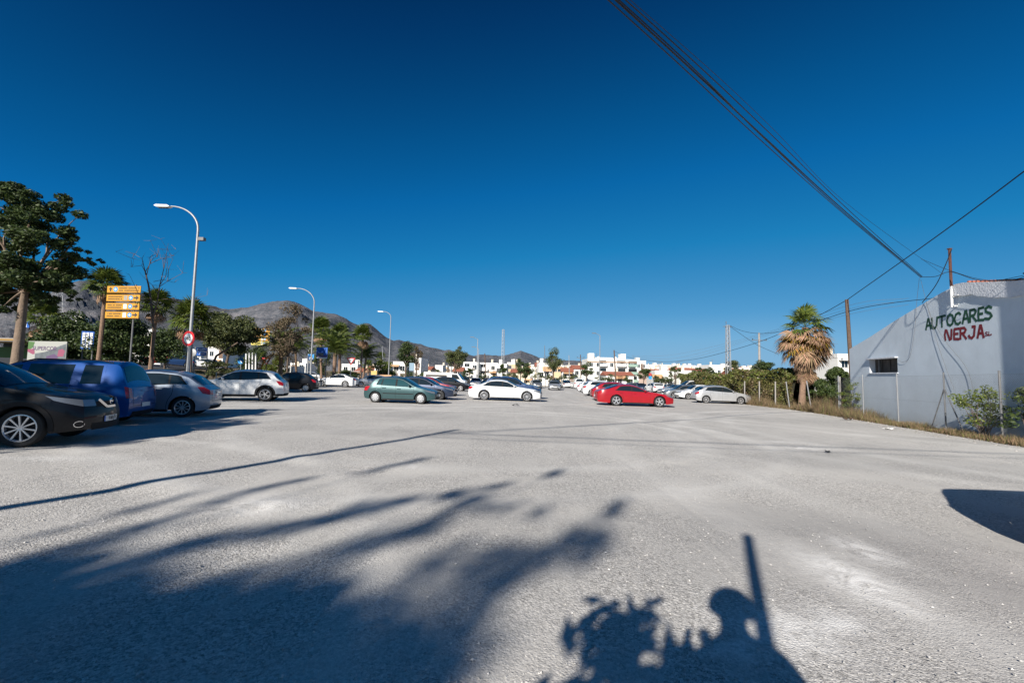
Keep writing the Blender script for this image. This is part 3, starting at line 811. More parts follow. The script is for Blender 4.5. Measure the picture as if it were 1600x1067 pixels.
    if cladding:
        c = MB()
        for cen in (wf, wr):
            for sd_ in (-1, 1):
                def f(a, r_):
                    s = cen + r_ * math.cos(a); z = max(zs, wrad + r_ * math.sin(a)); s = min(max(s, 0), Lx)
                    p = S(s, z, .014); return (p[0], p[1] if sd_ < 0 else -p[1], p[2])
                c.grid(f, np.linspace(-.15, math.pi + .15, 22), [arch - .002, arch + .075])
        side_patch(c, lambda v: wf + arch, lambda v: wr - arch, lambda s: zs, lambda s: clad_top, .013, 10, 3)
        side_patch(c, lambda v: wr + arch, lambda v: Lx, lambda s: zs + .03, lambda s: clad_top + .04, .013, 6, 3)
        c.grid(lambda a, b: FC(a * yside(Lx, b), b, .005, True), np.linspace(-1, 1, 9), [zs + .03, clad_top + .04])
        c.build('cladding', M['black'], root, 40)
    if mould:
        c = MB(); side_patch(c, lambda v: wf + arch + .05, lambda v: wr - arch - .06, lambda s: .50, lambda s: .545, .016, 8, 2); c.build('rub_strip', M['black'], root)
    if front == 'vgrille':
        c = MB()
        pts = [FC(-.34, zf - .04, .02), FC(-.17, zf - .19, .022), FC(.17, zf - .19, .022), FC(.34, zf - .04, .02)]
        for a, b in zip(pts[:-1], pts[1:]): c.bar(a, b, .02, .045)
        c.build('chrome_grille_bar', M['chrome'], root)
        c = MB(); pc = FC(0, zf - .09, .03); 
        c.lathe([(.045, 0), (.06, .004), (.06, .012), (.045, .016)], 18, 'X', pc); c.box((pc[0] + .01, 0, pc[2]), (.012, .14, .022)); c.build('badge', M['chrome'], root)
        for sd_ in (-1, 1):
            c = MB(); s = .22
            p = S(.06, .40, .012); cx = Vector((p[0], p[1] if sd_ < 0 else -p[1], .40))
            q = Vector((1, sd_ * .75, 0)).normalized().to_track_quat('Z', 'Y').to_matrix()
            for k in range(20):
                a = 2 * math.pi * k / 20; b = 2 * math.pi * (k + 1) / 20
                c.bar(cx + q @ Vector((.085 * math.cos(a), .055 * math.sin(a), .01)), cx + q @ Vector((.085 * math.cos(b), .055 * math.sin(b), .01)), .012)
            c.build('fog_lamp', M['chrome'], root)
    if rails:
        for sd_ in (-1, 1):
            c = MB(); pts = []
            for s in np.linspace(1.9 * kx, 3.75 * kx, 8):
                p = TP(s, .9); pts.append((p[0], abs(p[1]) * sd_, p[2] + (.055 if 0 < len(pts) < 7 else .01)))
            c.tube(pts, .014, 6); c.build('roof_rail', M['black'], root)
    if detail:
        c = MB(); p = TP(ws1 + .35 * kx, 0) if T in ('suv',) else TP(r0 - .15, 0)
        c.tube([p, (p[0] - .12, 0, p[2] + .11)], [.006, .003], 5); c.build('aerial', M['black'], root)
    # wheels
    tyre, rimm = wheel_meshes(wrad, .20, rim, rimmat)
    for c in (wf, wr):
        for sd_ in (-1, 1):
            w = empty('wheel', (Lx / 2 - c, sd_ * (hw - .125), wrad), (0, random.random() * 0, 0 if sd_ < 0 else math.pi), parent=root)
            link_mesh('tyre', tyre, w); r_ = link_mesh('rim', rimm, w); r_.rotation_euler = (0, random.uniform(0, 1.2), 0)
    # place
    h = R(heading); c_, s_ = math.cos(h), math.sin(h)
    wx = Lx / 2 - (wf if wheel[0] == 'front' else wr if wheel[0] == 'rear' else Lx / 2)
    wy = wheel[1] * (hw - .03)
    cx = at[0] - (wx * c_ - wy * s_); cy = at[1] - (wx * s_ + wy * c_)
    fz, bz = gzf(cx + c_ * 1.3, cy + s_ * 1.3), gzf(cx - c_ * 1.3, cy - s_ * 1.3)
    lz, rz_ = gzf(cx - s_ * .7, cy + c_ * .7), gzf(cx + s_ * .7, cy - c_ * .7)
    f = Vector((c_ * 2.6, s_ * 2.6, fz - bz)).normalized(); l = Vector((-s_ * 1.4, c_ * 1.4, lz - rz_)).normalized(); u = f.cross(l).normalized(); l = u.cross(f)
    m = Matrix((f, l, u)).transposed()
    root.rotation_euler = m.to_euler(); root.location = (cx, cy, (fz + bz) / 2 - .004)
    return root

PT = dict(
    black=paint('paint_black', (0.004, 0.005, 0.008), 0.0, 0.45, .35), blue=paint('paint_blue', (0.004, 0.065, 0.28), 0.2, 0.3),
    silverblue=paint('paint_silver_blue', (0.26, 0.31, 0.38), 0.5, 0.35), white=paint('paint_white', (0.72, 0.73, 0.73), 0, 0.3),
    teal=paint('paint_teal', (0.034, 0.080, 0.086), 0.3, 0.35), darkblue=paint('paint_dark_blue', (0.03, 0.042, 0.075), 0.45, 0.35),
    red=paint('paint_red', (0.31, 0.004, 0.010), 0.0, 0.3), darkred=paint('paint_dark_red', (0.12, 0.01, 0.03), 0.2, 0.3),
    silver=paint('paint_silver', (0.50, 0.51, 0.52), 0.5, 0.35), grey=paint('paint_grey', (0.20, 0.21, 0.22), 0.4, 0.35),
    navy=paint('paint_navy', (0.01, 0.035, 0.11), 0.2, 0.25), wine=paint('paint_wine', (0.25, 0.008, 0.02), 0.1, 0.3),
)
def cw(px, py):            # ground point (x,y) below a pixel
    p = G(px, py); return (p.x, p.y)
# left row
make_car('suv', PT['black'], 'black crossover with ten-spoke alloy wheels, cut off by the left edge of the picture', heading=20, L=4.22, at=cw(27, 699), wheel=('front', -1), rim='ten', cladding=True, front='vgrille', detail=2, plate_text='9180 JFX', clad_top=.36)
make_car('mpv', PT['blue'], 'bright blue tall family car parked behind the black crossover', heading=198, at=cw(140, 666), wheel=('rear', 1), rim='cap', rimmat=M['hubcap'], rails=True, detail=2, trim=PT['blue'])
make_car('hatch', PT['silverblue'], 'silver-blue hatchback with its red tail lamp towards the camera, beside the blue family car', heading=199, at=cw(283, 652), wheel=('rear', 1), rim='ten', rimmat=M['alloy'], detail=2)
make_car('suv', PT['white'], 'white crossover with black lower cladding and star-shaped alloy wheels in tree shade', heading=196, at=cw(413, 627), wheel=('rear', 1), L=4.15, H=1.57, rim='twin', cladding=True, detail=2)
make_car('hatch', PT['black'], 'black hatchback with pale hubcaps between the two white cars at left', heading=193, at=cw(477, 612.5), wheel=('rear', 1), rim='cap', rimmat=M['hubcap'], H=1.5)
make_car('coupe', PT['white'], 'small-looking white rounded car parked beyond the black hatchback', heading=186, at=cw(539, 605), wheel=('rear', 1), L=4.5, H=1.48, W=1.78, rim='ten')
make_car('hatch', PT['silver'], 'silver hatchback half hidden behind the tail of the teal car', heading=205, at=(-15.5, 55.5), wheel=('rear', 1), L=4.2)
make_car('sedan', PT['grey'], 'dark grey saloon roof just beyond the silver hatchback left of the teal car', heading=200, at=(-14.2, 61.0), wheel=('rear', 1), detail=0)
# centre row
make_car('compact', PT['teal'], 'grey-teal five-door hatchback with pale hubcaps at the head of the centre row', heading=-1.5, at=cw(585.5, 629), wheel=('rear', -1), rim='cap', rimmat=M['hubcap'], glass=M['glass_teal'], mould=True, detail=2)
make_car('hatch', PT['darkblue'], 'dark blue-grey car with its nose showing behind the teal hatchback', heading=-2, at=cw(686.5, 624.8), wheel=('front', -1), rim='ten', rimmat=M['alloy_dark'], L=4.25)
make_car('hatch', PT['red'], 'red hatchback squeezed between the dark blue car and the black car', heading=-2, at=(-5.35, 36.5), wheel=('front', -1), rim='five', L=4.2)
make_car('hatch', PT['black'], 'glossy black hatchback facing right, fourth in the centre row', heading=-3, at=cw(719.5, 611), wheel=('front', -1), rim='five', L=4.4, H=1.5)
make_car('sedan', PT['white'], 'white saloon with ten-spoke wheels standing side-on in the middle', heading=-1.0, at=cw(756, 625.3), wheel=('rear', -1), rim='ten', detail=2)
make_car('suv', PT['navy'], 'dark blue people carrier with a huge windscreen behind the white saloon', heading=-6, at=(1.3, 35.2), wheel=('front', -1), rim='five', H=1.66, L=4.6)
# right row
make_car('coupe', PT['red'], 'bright red coupe-like saloon side-on with five-spoke wheels', heading=-1.2, at=cw(963, 634), wheel=('rear', -1), rim='five', detail=2)
make_car('hatch', PT['red'], 'second red car, an estate, directly behind the bright red saloon', heading=-2, at=(7.3, 36.5), wheel=('rear', -1), rim='five', L=4.4, H=1.5)
make_car('suv', PT['white'], 'white estate car with its tail showing behind the two red cars', heading=-1, at=cw(925, 619), wheel=('rear', -1), rim='five')
make_car('hatch', PT['darkred'], 'dark maroon hatchback between the white estate and the small white car', heading=-1, at=(8.9, 50.0), wheel=('rear', -1), rim='five')
make_car('hatch', PT['white'], 'small white hatchback farthest back in the row behind the red saloon', heading=-1, at=cw(911, 612.5), wheel=('rear', -1), rim='five')
make_car('hatch', PT['silver'], 'silver hatchback parked nose against the green hedge at right', heading=-4, at=cw(1103.5, 630), wheel=('rear', -1), rim='seven', L=4.36, H=1.48, detail=2)
make_car('hatch', PT['white'], 'white compact car facing left just behind the tail of the silver hatchback', heading=183, at=cw(1075.5, 624.0), wheel=('front', 1), rim='five', H=1.5)
make_car('van', PT['white'], 'white people carrier with long side windows by the hedge', heading=181, at=(X(1066, 52), 52), wheel=('front', 1), H=1.95, rim='five')
make_car('hatch', PT['grey'], 'dark grey car whose nose shows past the bonnet of the red saloon', heading=181, at=(X(1053, 47.0), 47.0), wheel=('front', 1), H=1.46)
make_car('sedan', PT['silver'], 'grey-blue car facing left beside the white people carrier', heading=190, at=(X(1046, 60), 60), wheel=('front', 1), detail=0)
# far cars
make_car('sedan', PT['silver'], 'small silver saloon facing the camera far down the middle of the car park', heading=-92, at=(6.55, 69.5), wheel=('mid', 0), H=1.40, L=4.4, W=1.75)
far = [
 ('suv', 'black', (868 - 800, 80), -90, 'dark off-roader parked directly behind the small silver saloon'),
 ('van', 'white', (902 - 800, 86), 92, 'white panel van standing tail-on left of the row of tails'),
 ('suv', 'white', (1022 - 800, 74), 95, 'white car seen from the tail beyond the roof of the red saloon'),
 ('sedan', 'darkblue', (1002 - 800, 84), -88, 'dark car under the round tree right of the apartment block'),
 ('hatch', 'grey', (985 - 800, 82), 90, 'grey hatchback roof above the bright red saloon'),
 ('sedan', 'silver', (744 - 800, 78), -90, 'silver-green car facing the camera above the tail of the white saloon'),
 ('hatch', 'darkblue', (762 - 800, 82), -95, 'dark blue car far behind, just left of the white saloon roof'),
 ('van', 'white', (789 - 800, 86), -90, 'pale van with a dark windscreen above the roof of the white saloon'),
 ('hatch', 'grey', (838 - 800, 80), -85, 'grey hatchback far behind the dark blue people carrier'),
 ('suv', 'black', (722 - 800, 82), -100, 'black car beyond the white truck'),
 ('sedan', 'silver', (1045 - 800, 78), 90, 'silver car half hidden by the grey-blue car near the hedge'),
 ('hatch', 'darkblue', (1064 - 800, 76), 90, 'dark blue car behind the white people carrier roof'),
 ('hatch', 'white', (885 - 800, 92), 90, 'white hatchback beside the panel van'),
 ('hatch', 'silver', (700 - 800, 88), -90, 'silver hatchback beyond the box of the white truck'),
 ('sedan', 'black', (655 - 800, 90), 180, 'black saloon in the farthest row above the red hatchback'),
]
for (T, c, (dx, D), h, lab) in far:
    x = X(800 + dx, D); make_car(T, PT[c], lab, heading=h, at=(x, D), wheel=('mid', 0), detail=0, group='cars in the far rows')
# cars on the road at left
make_car('suv', PT['wine'], 'dark red car on the road behind the silver-blue hatchback', heading=200, at=(X(250, 62), 62), wheel=('mid', 0), detail=0, group='cars beyond the left verge')
make_car('hatch', PT['navy'], 'dark blue car on the road right of the dark red one', heading=200, at=(X(275, 60), 60), wheel=('mid', 0), detail=0, group='cars beyond the left verge')
make_car('sedan', PT['white'], 'white car on the road below the blue direction sign', heading=195, at=(X(318, 66), 66), wheel=('mid', 0), detail=0, group='cars beyond the left verge')
make_car('sedan', PT['silver'], 'silver car on the road above the black hatchback', heading=190, at=(X(482, 78), 78), wheel=('mid', 0), detail=0, group='cars beyond the left verge')
# car at the right edge, mostly outside the picture
make_car('mpv', PT['wine'], 'dark red car of which only the tail corner shows at the right edge', heading=1, at=(5.72, 4.45), wheel=('rear', 1), rim='five', detail=1, H=1.75)

# small white truck with a board side
def truck():
    D = 62.0; x = X(704, D); r = empty('white_truck', (x, D, gzf(x, D)), (0, 0, R(-4)), 'small white flatbed truck with a long white side board bearing a dark stripe', 'truck')
    m = MB(); m.box((-1.7, 0, .72), (3.6, 1.9, .14)); m.build('flatbed', M['black'], r)
    m = MB(); m.box((-1.7, -.97, 1.45), (3.5, .05, 1.25)); m.box((-1.7, .97, 1.45), (3.5, .05, 1.25)); m.box((-3.42, 0, 1.45), (.05, 1.88, 1.25)); m.build('side_board', M['white'], r)
    m = MB(); m.box((-1.75, -1.0, 1.62), (2.9, .012, .26)); m.build('lettering_stripe', M['ink'], r)
    m = MB(); m.prism([(.15, .45), (2.1, .45), (2.15, .95), (1.75, 1.15), (1.15, 1.95), (.15, 1.98)], -.92, .92); m.build('cab', PT['white'], r, 20)
    m = MB(); m.prism([(.35, 1.2), (1.5, 1.2), (1.05, 1.82), (.35, 1.84)], -.935, .935); m.build('side_window', M['glass'], r)
    m = MB(); m.add([(1.725, -.82, 1.2), (1.725, .82, 1.2), (1.19, .82, 1.91), (1.19, -.82, 1.91)], [(0, 1, 2, 3)]); m.v = [(a + .02, b, c + .015) for a, b, c in m.v]; m.build('windshield', M['glass'], r)
    ty, ri = wheel_meshes(.34, .2, 'cap', M['hubcap'])
    for a in (1.35, -2.2):
        for s_ in (-1, 1):
            w = empty('wheel', (a, s_ * .82, .34), (0, 0, 0 if s_ < 0 else math.pi), parent=r); link_mesh('tyre', ty, w); link_mesh('rim', ri, w)
truck()
# ------------------------------------------------------------------ the bus company's gable wall at right
WA = Vector((19.7, 26.5, 0)); WD = Vector((-0.2425, -0.970, 0)).normalized(); WN = Vector((-WD.y, WD.x, 0)) * -1
if WN.x > 0: WN = -WN
def Wp(px, py):            # pixel -> (u along the wall from its far corner, z)
    r = ray(px, py); k = (WA - CAM).dot(WN) / r.dot(WN)
    p = CAM + r * k; return ((p - WA).dot(WD), p.z)
def wl3(u, z, off=0.0): return WA + WD * u + WN * off + Vector((0, 0, z))
stucco = mat('blue_white_stucco', (0.58, 0.655, 0.715), 0.9, noise=(0.9, 0.12), bump=(22, 0.5, 0.012), spec=.2)
def stain_walls(m, dirt_z, streak):      # rain streaks and a splashed, dirty foot
    nt = m.node_tree; N = nt.nodes; b = N['Principled BSDF']; src = b.inputs['Base Color'].links[0].from_socket
    tc = N.new('ShaderNodeTexCoord'); mp = N.new('ShaderNodeMapping'); mp.inputs['Scale'].default_value = (3.2, 3.2, .22); nt.links.new(tc.outputs['Object'], mp.inputs[0])
    n = N.new('ShaderNodeTexNoise'); n.inputs['Scale'].default_value = 1.2; n.inputs['Detail'].default_value = 7; n.inputs['Roughness'].default_value = .7; nt.links.new(mp.outputs[0], n.inputs['Vector'])
    r = N.new('ShaderNodeMapRange'); r.inputs[1].default_value = .5; r.inputs[2].default_value = .75; r.inputs[4].default_value = streak; nt.links.new(n.outputs[0], r.inputs[0])
    mx = N.new('ShaderNodeMix'); mx.data_type = 'RGBA'; mx.inputs[7].default_value = (.36, .41, .46, 1); nt.links.new(r.outputs[0], mx.inputs[0]); nt.links.new(src, mx.inputs[6])
    sx = N.new('ShaderNodeSeparateXYZ'); nt.links.new(tc.outputs['Object'], sx.inputs[0])
    n2 = N.new('ShaderNodeTexNoise'); n2.inputs['Scale'].default_value = 1.7; n2.inputs['Detail'].default_value = 7; nt.links.new(tc.outputs['Object'], n2.inputs['Vector'])
    ad = N.new('ShaderNodeMath'); ad.operation = 'MULTIPLY_ADD'; ad.inputs[1].default_value = -1.1; nt.links.new(n2.outputs[0], ad.inputs[0]); nt.links.new(sx.outputs[2], ad.inputs[2])
    r2 = N.new('ShaderNodeMapRange'); r2.inputs[1].default_value = dirt_z - .9; r2.inputs[2].default_value = dirt_z + .15; r2.inputs[3].default_value = .55; r2.inputs[4].default_value = 0; nt.links.new(ad.outputs[0], r2.inputs[0])
    m2 = N.new('ShaderNodeMix'); m2.data_type = 'RGBA'; m2.inputs[7].default_value = (.33, .31, .28, 1); nt.links.new(r2.outputs[0], m2.inputs[0]); nt.links.new(mx.outputs[2], m2.inputs[6])
    nt.links.new(m2.outputs[2], b.inputs['Base Color'])
stain_walls(stucco, -.55, .10)
plaster = mat('rough_white_plaster', (0.62, 0.65, 0.69), 0.9, noise=(2, 0.1), bump=(12, 0.8, 0.025))
tile_m = mat('terracotta_tile', (0.38, 0.13, 0.08), 0.85, noise=(3, 0.3))
wh = empty('warehouse', (WA.x, WA.y, 0), label='low pale blue-white gable building lettered AUTOCARES NERJA S.L. in green and red', cat='building')
def loc_(v): return v - Vector((WA.x, WA.y, 0))
tops = [Wp(1328, 545), Wp(1360, 526), Wp(1400, 500), Wp(1440, 476), Wp(1470, 458), Wp(1488, 449), Wp(1505, 444), Wp(1545, 443), Wp(1600, 441)]
tops.append((tops[-1][0] + 5.5, tops[-1][1] - .35))
ztop = lambda u: float(np.interp(u, [t[0] for t in tops], [t[1] for t in tops]))
w0 = Wp(1359, 583); w1 = Wp(1402, 559)
uw0, uw1, zw0, zw1 = w0[0] + .0, w1[0], w0[1] + .02, w1[1]
mb = MB()
us = sorted(set([0, uw0, uw1] + [t[0] for t in tops] + list(np.linspace(uw1 + .3, tops[-1][0], 14))))
for a, b in zip(us[:-1], us[1:]):
    inside = a >= uw0 - 1e-6 and b <= uw1 + 1e-6
    segs = [(-.8, ztop(a), -.8, ztop(b))] if not inside else [(-.8, zw0, -.8, zw0), (zw1, ztop(a), zw1, ztop(b))]
    for (za0, za1, zb0, zb1) in segs:
        mb.add([loc_(wl3(a, za0)), loc_(wl3(b, zb0)), loc_(wl3(b, zb1)), loc_(wl3(a, za1))], [(0, 1, 2, 3)])
ul = tops[-1][0]
# far end wall, roof thickness
mb.add([loc_(wl3(0, -.8)), loc_(wl3(0, -.8, -14)), loc_(wl3(0, tops[0][1], -14)), loc_(wl3(0, tops[0][1]))], [(0, 1, 2, 3)])
mb.build('wall', stucco, wh)
rf = MB()
for i in range(len(tops) - 1):
    (a, za), (b, zb) = tops[i], tops[i + 1]
    rf.add([loc_(wl3(a, za - .01)), loc_(wl3(b, zb - .01)), loc_(wl3(b, zb - .01, -14)), loc_(wl3(a, za - .01, -14))], [(0, 1, 2, 3)])
rf.build('roof', tile_m, wh)
pr = MB()
pz = [Wp(1491, 464), Wp(1520, 460), Wp(1545, 464), Wp(1575, 465), Wp(1600, 463)]
pa = [p[0] for p in pz]; pb = [p[1] for p in pz]
uu = list(np.linspace(tops[5][0] + .05, ul, 26))
off = .09
prev = None
for u in uu:
    zb_ = float(np.interp(u, pa, pb)) + .02 * math.sin(u * 9); zt = ztop(u) + .06
    cur = [loc_(wl3(u, zb_, off)), loc_(wl3(u, zt, off)), loc_(wl3(u, zt, -.15)), loc_(wl3(u, zb_, 0))]
    if prev:
        pr.add(prev + cur, [(0, 4, 5, 1), (1, 5, 6, 2), (3, 7, 4, 0)])
    else: pr.add(cur, [(0, 1, 2, 3)])
    prev = cur
pr.build('parapet', plaster, wh, 40)
tl_ = MB()
u = tops[6][0] + .3
tm = None
while u < ul:
    m1 = MB(); c0 = loc_(wl3(u, ztop(u) + .075, .03)); c1 = loc_(wl3(u, ztop(u) + .075, -.4))
    m1.tube([c0, c1], .055, 8); m1.build('roof_tile', tile_m, wh, 50); u += .21
# barred window with plank shutter
wd = MB()
dep = -.28
cs = [(uw0, zw0), (uw1, zw0), (uw1, zw1), (uw0, zw1)]
wd.add([loc_(wl3(a, b, o)) for o in (0, dep) for a, b in cs], [(0, 1, 5, 4), (1, 2, 6, 5), (2, 3, 7, 6), (3, 0, 4, 7)], 0)
win = wd.build('window', plaster, wh)
npl = 7
for k in range(npl):
    a = uw0 + (uw1 - uw0) * (k + .04) / npl; b = uw0 + (uw1 - uw0) * (k + .96) / npl
    m1 = MB(); o = dep + (.03 if k % 2 else .015)
    m1.add([loc_(wl3(a, zw0, o)), loc_(wl3(b, zw0, o)), loc_(wl3(b, zw1, o)), loc_(wl3(a, zw1, o))], [(0, 1, 2, 3)])
    m1.build('plank', mat('weathered_board', (.05, .045, .04), .9, noise=(4, .5)), win) if k == 0 else link_mesh('plank', m1.mesh('plank', bpy.data.materials['weathered_board']), win)
m1 = MB(); m1.add([loc_(wl3(a, b, dep - .02)) for a, b in cs], [(0, 1, 2, 3)]); m1.build('pane', M['dark'], win)
def wbox(mb, u0, u1, z0, z1, o0, o1, mi=0):
    vs = [loc_(wl3(u, z, o)) for o in (o0, o1) for (u, z) in ((u0, z0), (u1, z0), (u1, z1), (u0, z1))]
    mb.add(vs, [(0, 1, 2, 3), (7, 6, 5, 4), (0, 4, 5, 1), (1, 5, 6, 2), (2, 6, 7, 3), (3, 7, 4, 0)], mi)
m1 = MB(); wbox(m1, uw0 - .12, uw1 + .06, zw1 + .003, zw1 + .06, -.02, .14); m1.build('lintel', plaster, win)
m1 = MB(); wbox(m1, uw0 - .05, uw1 + .05, zw0 - .05, zw0 - .003, -.02, .05); m1.build('sill', plaster, win)
m1 = MB(); a = uw0 + .5; wbox(m1, a, a + .05, zw0, zw1, dep + .04, dep + .1); m1.build('frame', M['galv_dark'], win)
# hand painted lettering
LET = {
 'A': [[(0, 0), (.40, 1), (.58, 1), (1, 0)], [(.18, .36), (.82, .36)]], 'U': [[(0, 1), (0, .3), (.2, .03), (.6, 0), (.9, .25), (1, 1)]],
 'T': [[(0, .97), (1, 1)], [(.5, 1), (.52, 0)]], 'O': [[(.5, 1), (.12, .85), (0, .5), (.12, .14), (.5, 0), (.88, .14), (1, .5), (.88, .85), (.5, 1)]],
 'C': [[(1, .82), (.7, 1), (.25, .9), (0, .5), (.2, .1), (.65, 0), (1, .14)]], 'R': [[(0, 0), (0, 1), (.65, 1), (.92, .8), (.7, .55), (.05, .48)], [(.35, .48), (1, 0)]],
 'E': [[(1, 1), (.1, 1), (0, .55), (.05, .05), (1, 0)], [(.03, .53), (.8, .53)]], 'S': [[(.95, .85), (.55, 1), (.1, .86), (.15, .62), (.8, .42), (1, .2), (.6, 0), (.0, .08)]],
 'N': [[(.1, 0), (0, .55), (.12, 1), (.3, .95), (.72, .02), (.95, .1), (1, 1)]], 'J': [[(.55, 1), (1, 1), (.85, .2), (.5, 0), (.1, .1), (0, .25)]],
 'L': [[(0, 1), (0, 0), (1, 0)]], '.': [[(0, 0), (.5, 0), (.5, .25), (0, .25), (0, 0)]]}
green_p = mat('green_wall_paint', (0.006, 0.060, 0.028), .7); red_p = mat('red_wall_paint', (0.17, 0.008, 0.014), .7)
def zpx(x, y): return Wp(1300 + x / 3.3333, 380 + y / 3.3333)
def letters(word, spans, base, cap, w, material, name):
    for ch, (x0, x1) in zip(word, spans):
        m1 = MB()
        for st in LET[ch]:
            pts = []
            for (a, b) in st:
                x = x0 + (x1 - x0) * a
                yb = base[0][1] + (base[1][1] - base[0][1]) * (x - base[0][0]) / (base[1][0] - base[0][0])
                yc = cap[0][1] + (cap[1][1] - cap[0][1]) * (x - cap[0][0]) / (cap[1][0] - cap[0][0])
                pts.append(zpx(x, yb + (yc - yb) * b))
            for i in range(len(pts) - 1):
                p, q_ = Vector((pts[i][0], pts[i][1], 0)), Vector((pts[i + 1][0], pts[i + 1][1], 0))
                t = (q_ - p).normalized(); n = Vector((-t.y, t.x, 0)) * w / 2; p = p - t * w * .3; q_ = q_ + t * w * .3
                o = .006 + .0006 * i
                m1.add([loc_(wl3(v.x, v.y, o)) for v in (p + n, q_ + n, q_ - n, p - n)], [(0, 1, 2, 3)])
        m1.build(name, material, wh)
letters('AUTOCARES', [(490, 516), (521, 549), (555, 590), (600, 633), (639, 670), (681, 714), (720, 753), (763, 790), (797, 833)], ((490, 450), (835, 392)), ((490, 398), (822, 328)), .10, green_p, 'letter')
letters('NERJA', [(588, 624), (636, 662), (670, 700), (714, 745), (759, 791)], ((588, 505), (795, 490)), ((585, 455), (785, 428)), .105, red_p, 'letter')
letters('S.L.', [(799, 811), (813, 816), (818, 828), (829, 832)], ((798, 483), (830, 478)), ((798, 463), (830, 459)), .035, red_p, 'letter')
# pole bracketed to the gable
def onwall(x, y, off):
    r = ray(x, y); k = (WA - CAM).dot(WN) / r.dot(WN); return CAM + r * (k - off / abs(r.dot(WN)))
pt = onwall(1488, 388, .16); pb_ = onwall(1488, 480, .16)
gp = empty('gable_pole', (pb_.x, pb_.y, pb_.z), label='rusty brown pole clamped to the gable above the green lettering', cat='pole')
m1 = MB(); L_ = pt.z - pb_.z; m1.tube([(0, 0, L_ * .36), (0, 0, L_)], .05, 8); m1.box((0, 0, L_ + .02), (.12, .12, .04)); m1.build('pole', mat('rust', (.11, .045, .03), .9, noise=(6, .5)), gp, 40)
m1 = MB(); m1.tube([(0, 0, 0), (0, 0, L_ * .36)], .045, 8)
for k in (.02, .18): m1.bar((0, 0, L_ * k), tuple(-WN * .16 + Vector((0, 0, L_ * k))), .04); m1.bar((0, 0, L_ * k), tuple(WD * .35 + Vector((0, 0, L_ * k + .02))), .03)
m1.build('bracket', M['white'], gp, 40)
ch = MB(); cc = onwall(1604, 432, -2.0); ch.box((.05, -.1, -.2), (.22, .22, .6)); ch.box((.05, -.1, .12), (.28, .28, .05)); o = ch.build('chimney', mat('brown_flue', (.09, .035, .03), .8), wh, loc=loc_(cc))

# neighbouring building just outside the right edge (its corner shades the end of the wall)
nb = empty('neighbour_building', (15.6, 2.5, -.8), label='plain pale building outside the right edge whose shade falls on the gable wall', cat='building')
m1 = MB(); m1.box((6, 5.1, 4.4), (12, 10.2, 8.8)); m1.build('wall', stucco, nb)
m1 = MB(); m1.box((6, 5.1, 8.9), (12.4, 10.6, .2)); m1.build('roof', plaster, nb)

# ------------------------------------------------------------------ wire fence
posts_px = [(1562, 580, .8), (1475, 582, 0), (1402, 585, 2.2), (1348, 587, 0), (1310, 590, 0)]
fence = empty('chain_link_fence', (FL[1][0], FL[1][1], gzf(*FL[1])), label='grey chain-link fence with leaning posts in front of the gable wall', cat='fence')
fo = Vector((FL[1][0], FL[1][1], gzf(*FL[1])))
FA, FB = Vector((15.9, 15.0)), Vector((18.8, 26.5))
def fence_hit(px):
    r = ray(px, 600); # intersect with fence polyline by y
    lo, hi = 6.0, 60.0
    for _ in range(50):
        y = (lo + hi) / 2
        if r.x * y > fence_x(y): hi = y
        else: lo = y
    return (r.x * y, y)
fpos = []
for (px, yt, lean) in posts_px:
    x, y = fence_hit(px); z = gzf(x, y); fpos.append((x, y, z))
    m1 = MB(); ln = {1562: -.04, 1402: -.10}.get(px, 0)
    m1.tube([(x - fo.x, y - fo.y, z - fo.z - .05), (x - fo.x + ln, y - fo.y + ln * 1.0, z - fo.z + 2.25)], .028 if px != 1562 else .035, 8)
    m1.build('post', M['galv_dark'] if px in (1562, 1475) else M['galv'], fence, 40)
x, y, z = fpos[1]
for s_ in (-1, 1):
    m1 = MB(); d_ = Vector((WD.x, WD.y, 0)) * s_ * (1.0 if s_ < 0 else .9)
    m1.tube([(x - fo.x, y - fo.y, z - fo.z + 1.65), (x - fo.x - d_.x, y - fo.y - d_.y, z - fo.z - .02)], .022, 6); m1.build('brace', M['galv_dark'], fence, 40)
# mesh: thin wires
m1 = MB()
A_ = Vector((FL[1][0] - .75, 12.0, 0)); A_.x = fence_x(12.0); B_ = Vector((18.8, 26.5, 0)); LN = (B_ - A_).length; tdir = (B_ - A_) / LN
def fpt(u, h):
    p = A_ + tdir * u; return (p.x - fo.x, p.y - fo.y, gzf(p.x, p.y) + h - fo.z)
def wire(mb, a, b, r):
    a = Vector(a); b = Vector(b); t = (b - a).normalized(); n1_ = t.cross(Vector((.97, -.24, 0))).normalized() * r; n2_ = t.cross(n1_).normalized() * r
    mb.add([a + n1_, a - n1_ * .5 + n2_, a - n1_ * .5 - n2_, b + n1_, b - n1_ * .5 + n2_, b - n1_ * .5 - n2_], [(0, 1, 4, 3), (1, 2, 5, 4), (2, 0, 3, 5)])
u = -2.1
while u < LN:
    for s_ in (1, -1):
        a, b = u, u + 2.1
        if s_ > 0: p0, p1 = (a, .03), (b, 2.13)
        else: p0, p1 = (a, 2.13), (b, .03)
        if p0[0] < 0: f = -p0[0] / 2.1; p0 = (0, p0[1] + (p1[1] - p0[1]) * f)
        if p1[0] > LN: f = (p1[0] - LN) / (p1[0] - p0[0]); p1 = (LN, p1[1] + (p0[1] - p1[1]) * f)
        if p1[0] - p0[0] > .05: wire(m1, fpt(*p0), fpt(*p1), .0011)
    u += .075
for h in (.1, 1.1, 2.14):
    for k in range(8): wire(m1, fpt(LN * k / 8, h), fpt(LN * (k + 1) / 8, h), .003)
o = m1.build('wire_mesh', M['galv_dark'], fence); o['kind'] = 'stuff'
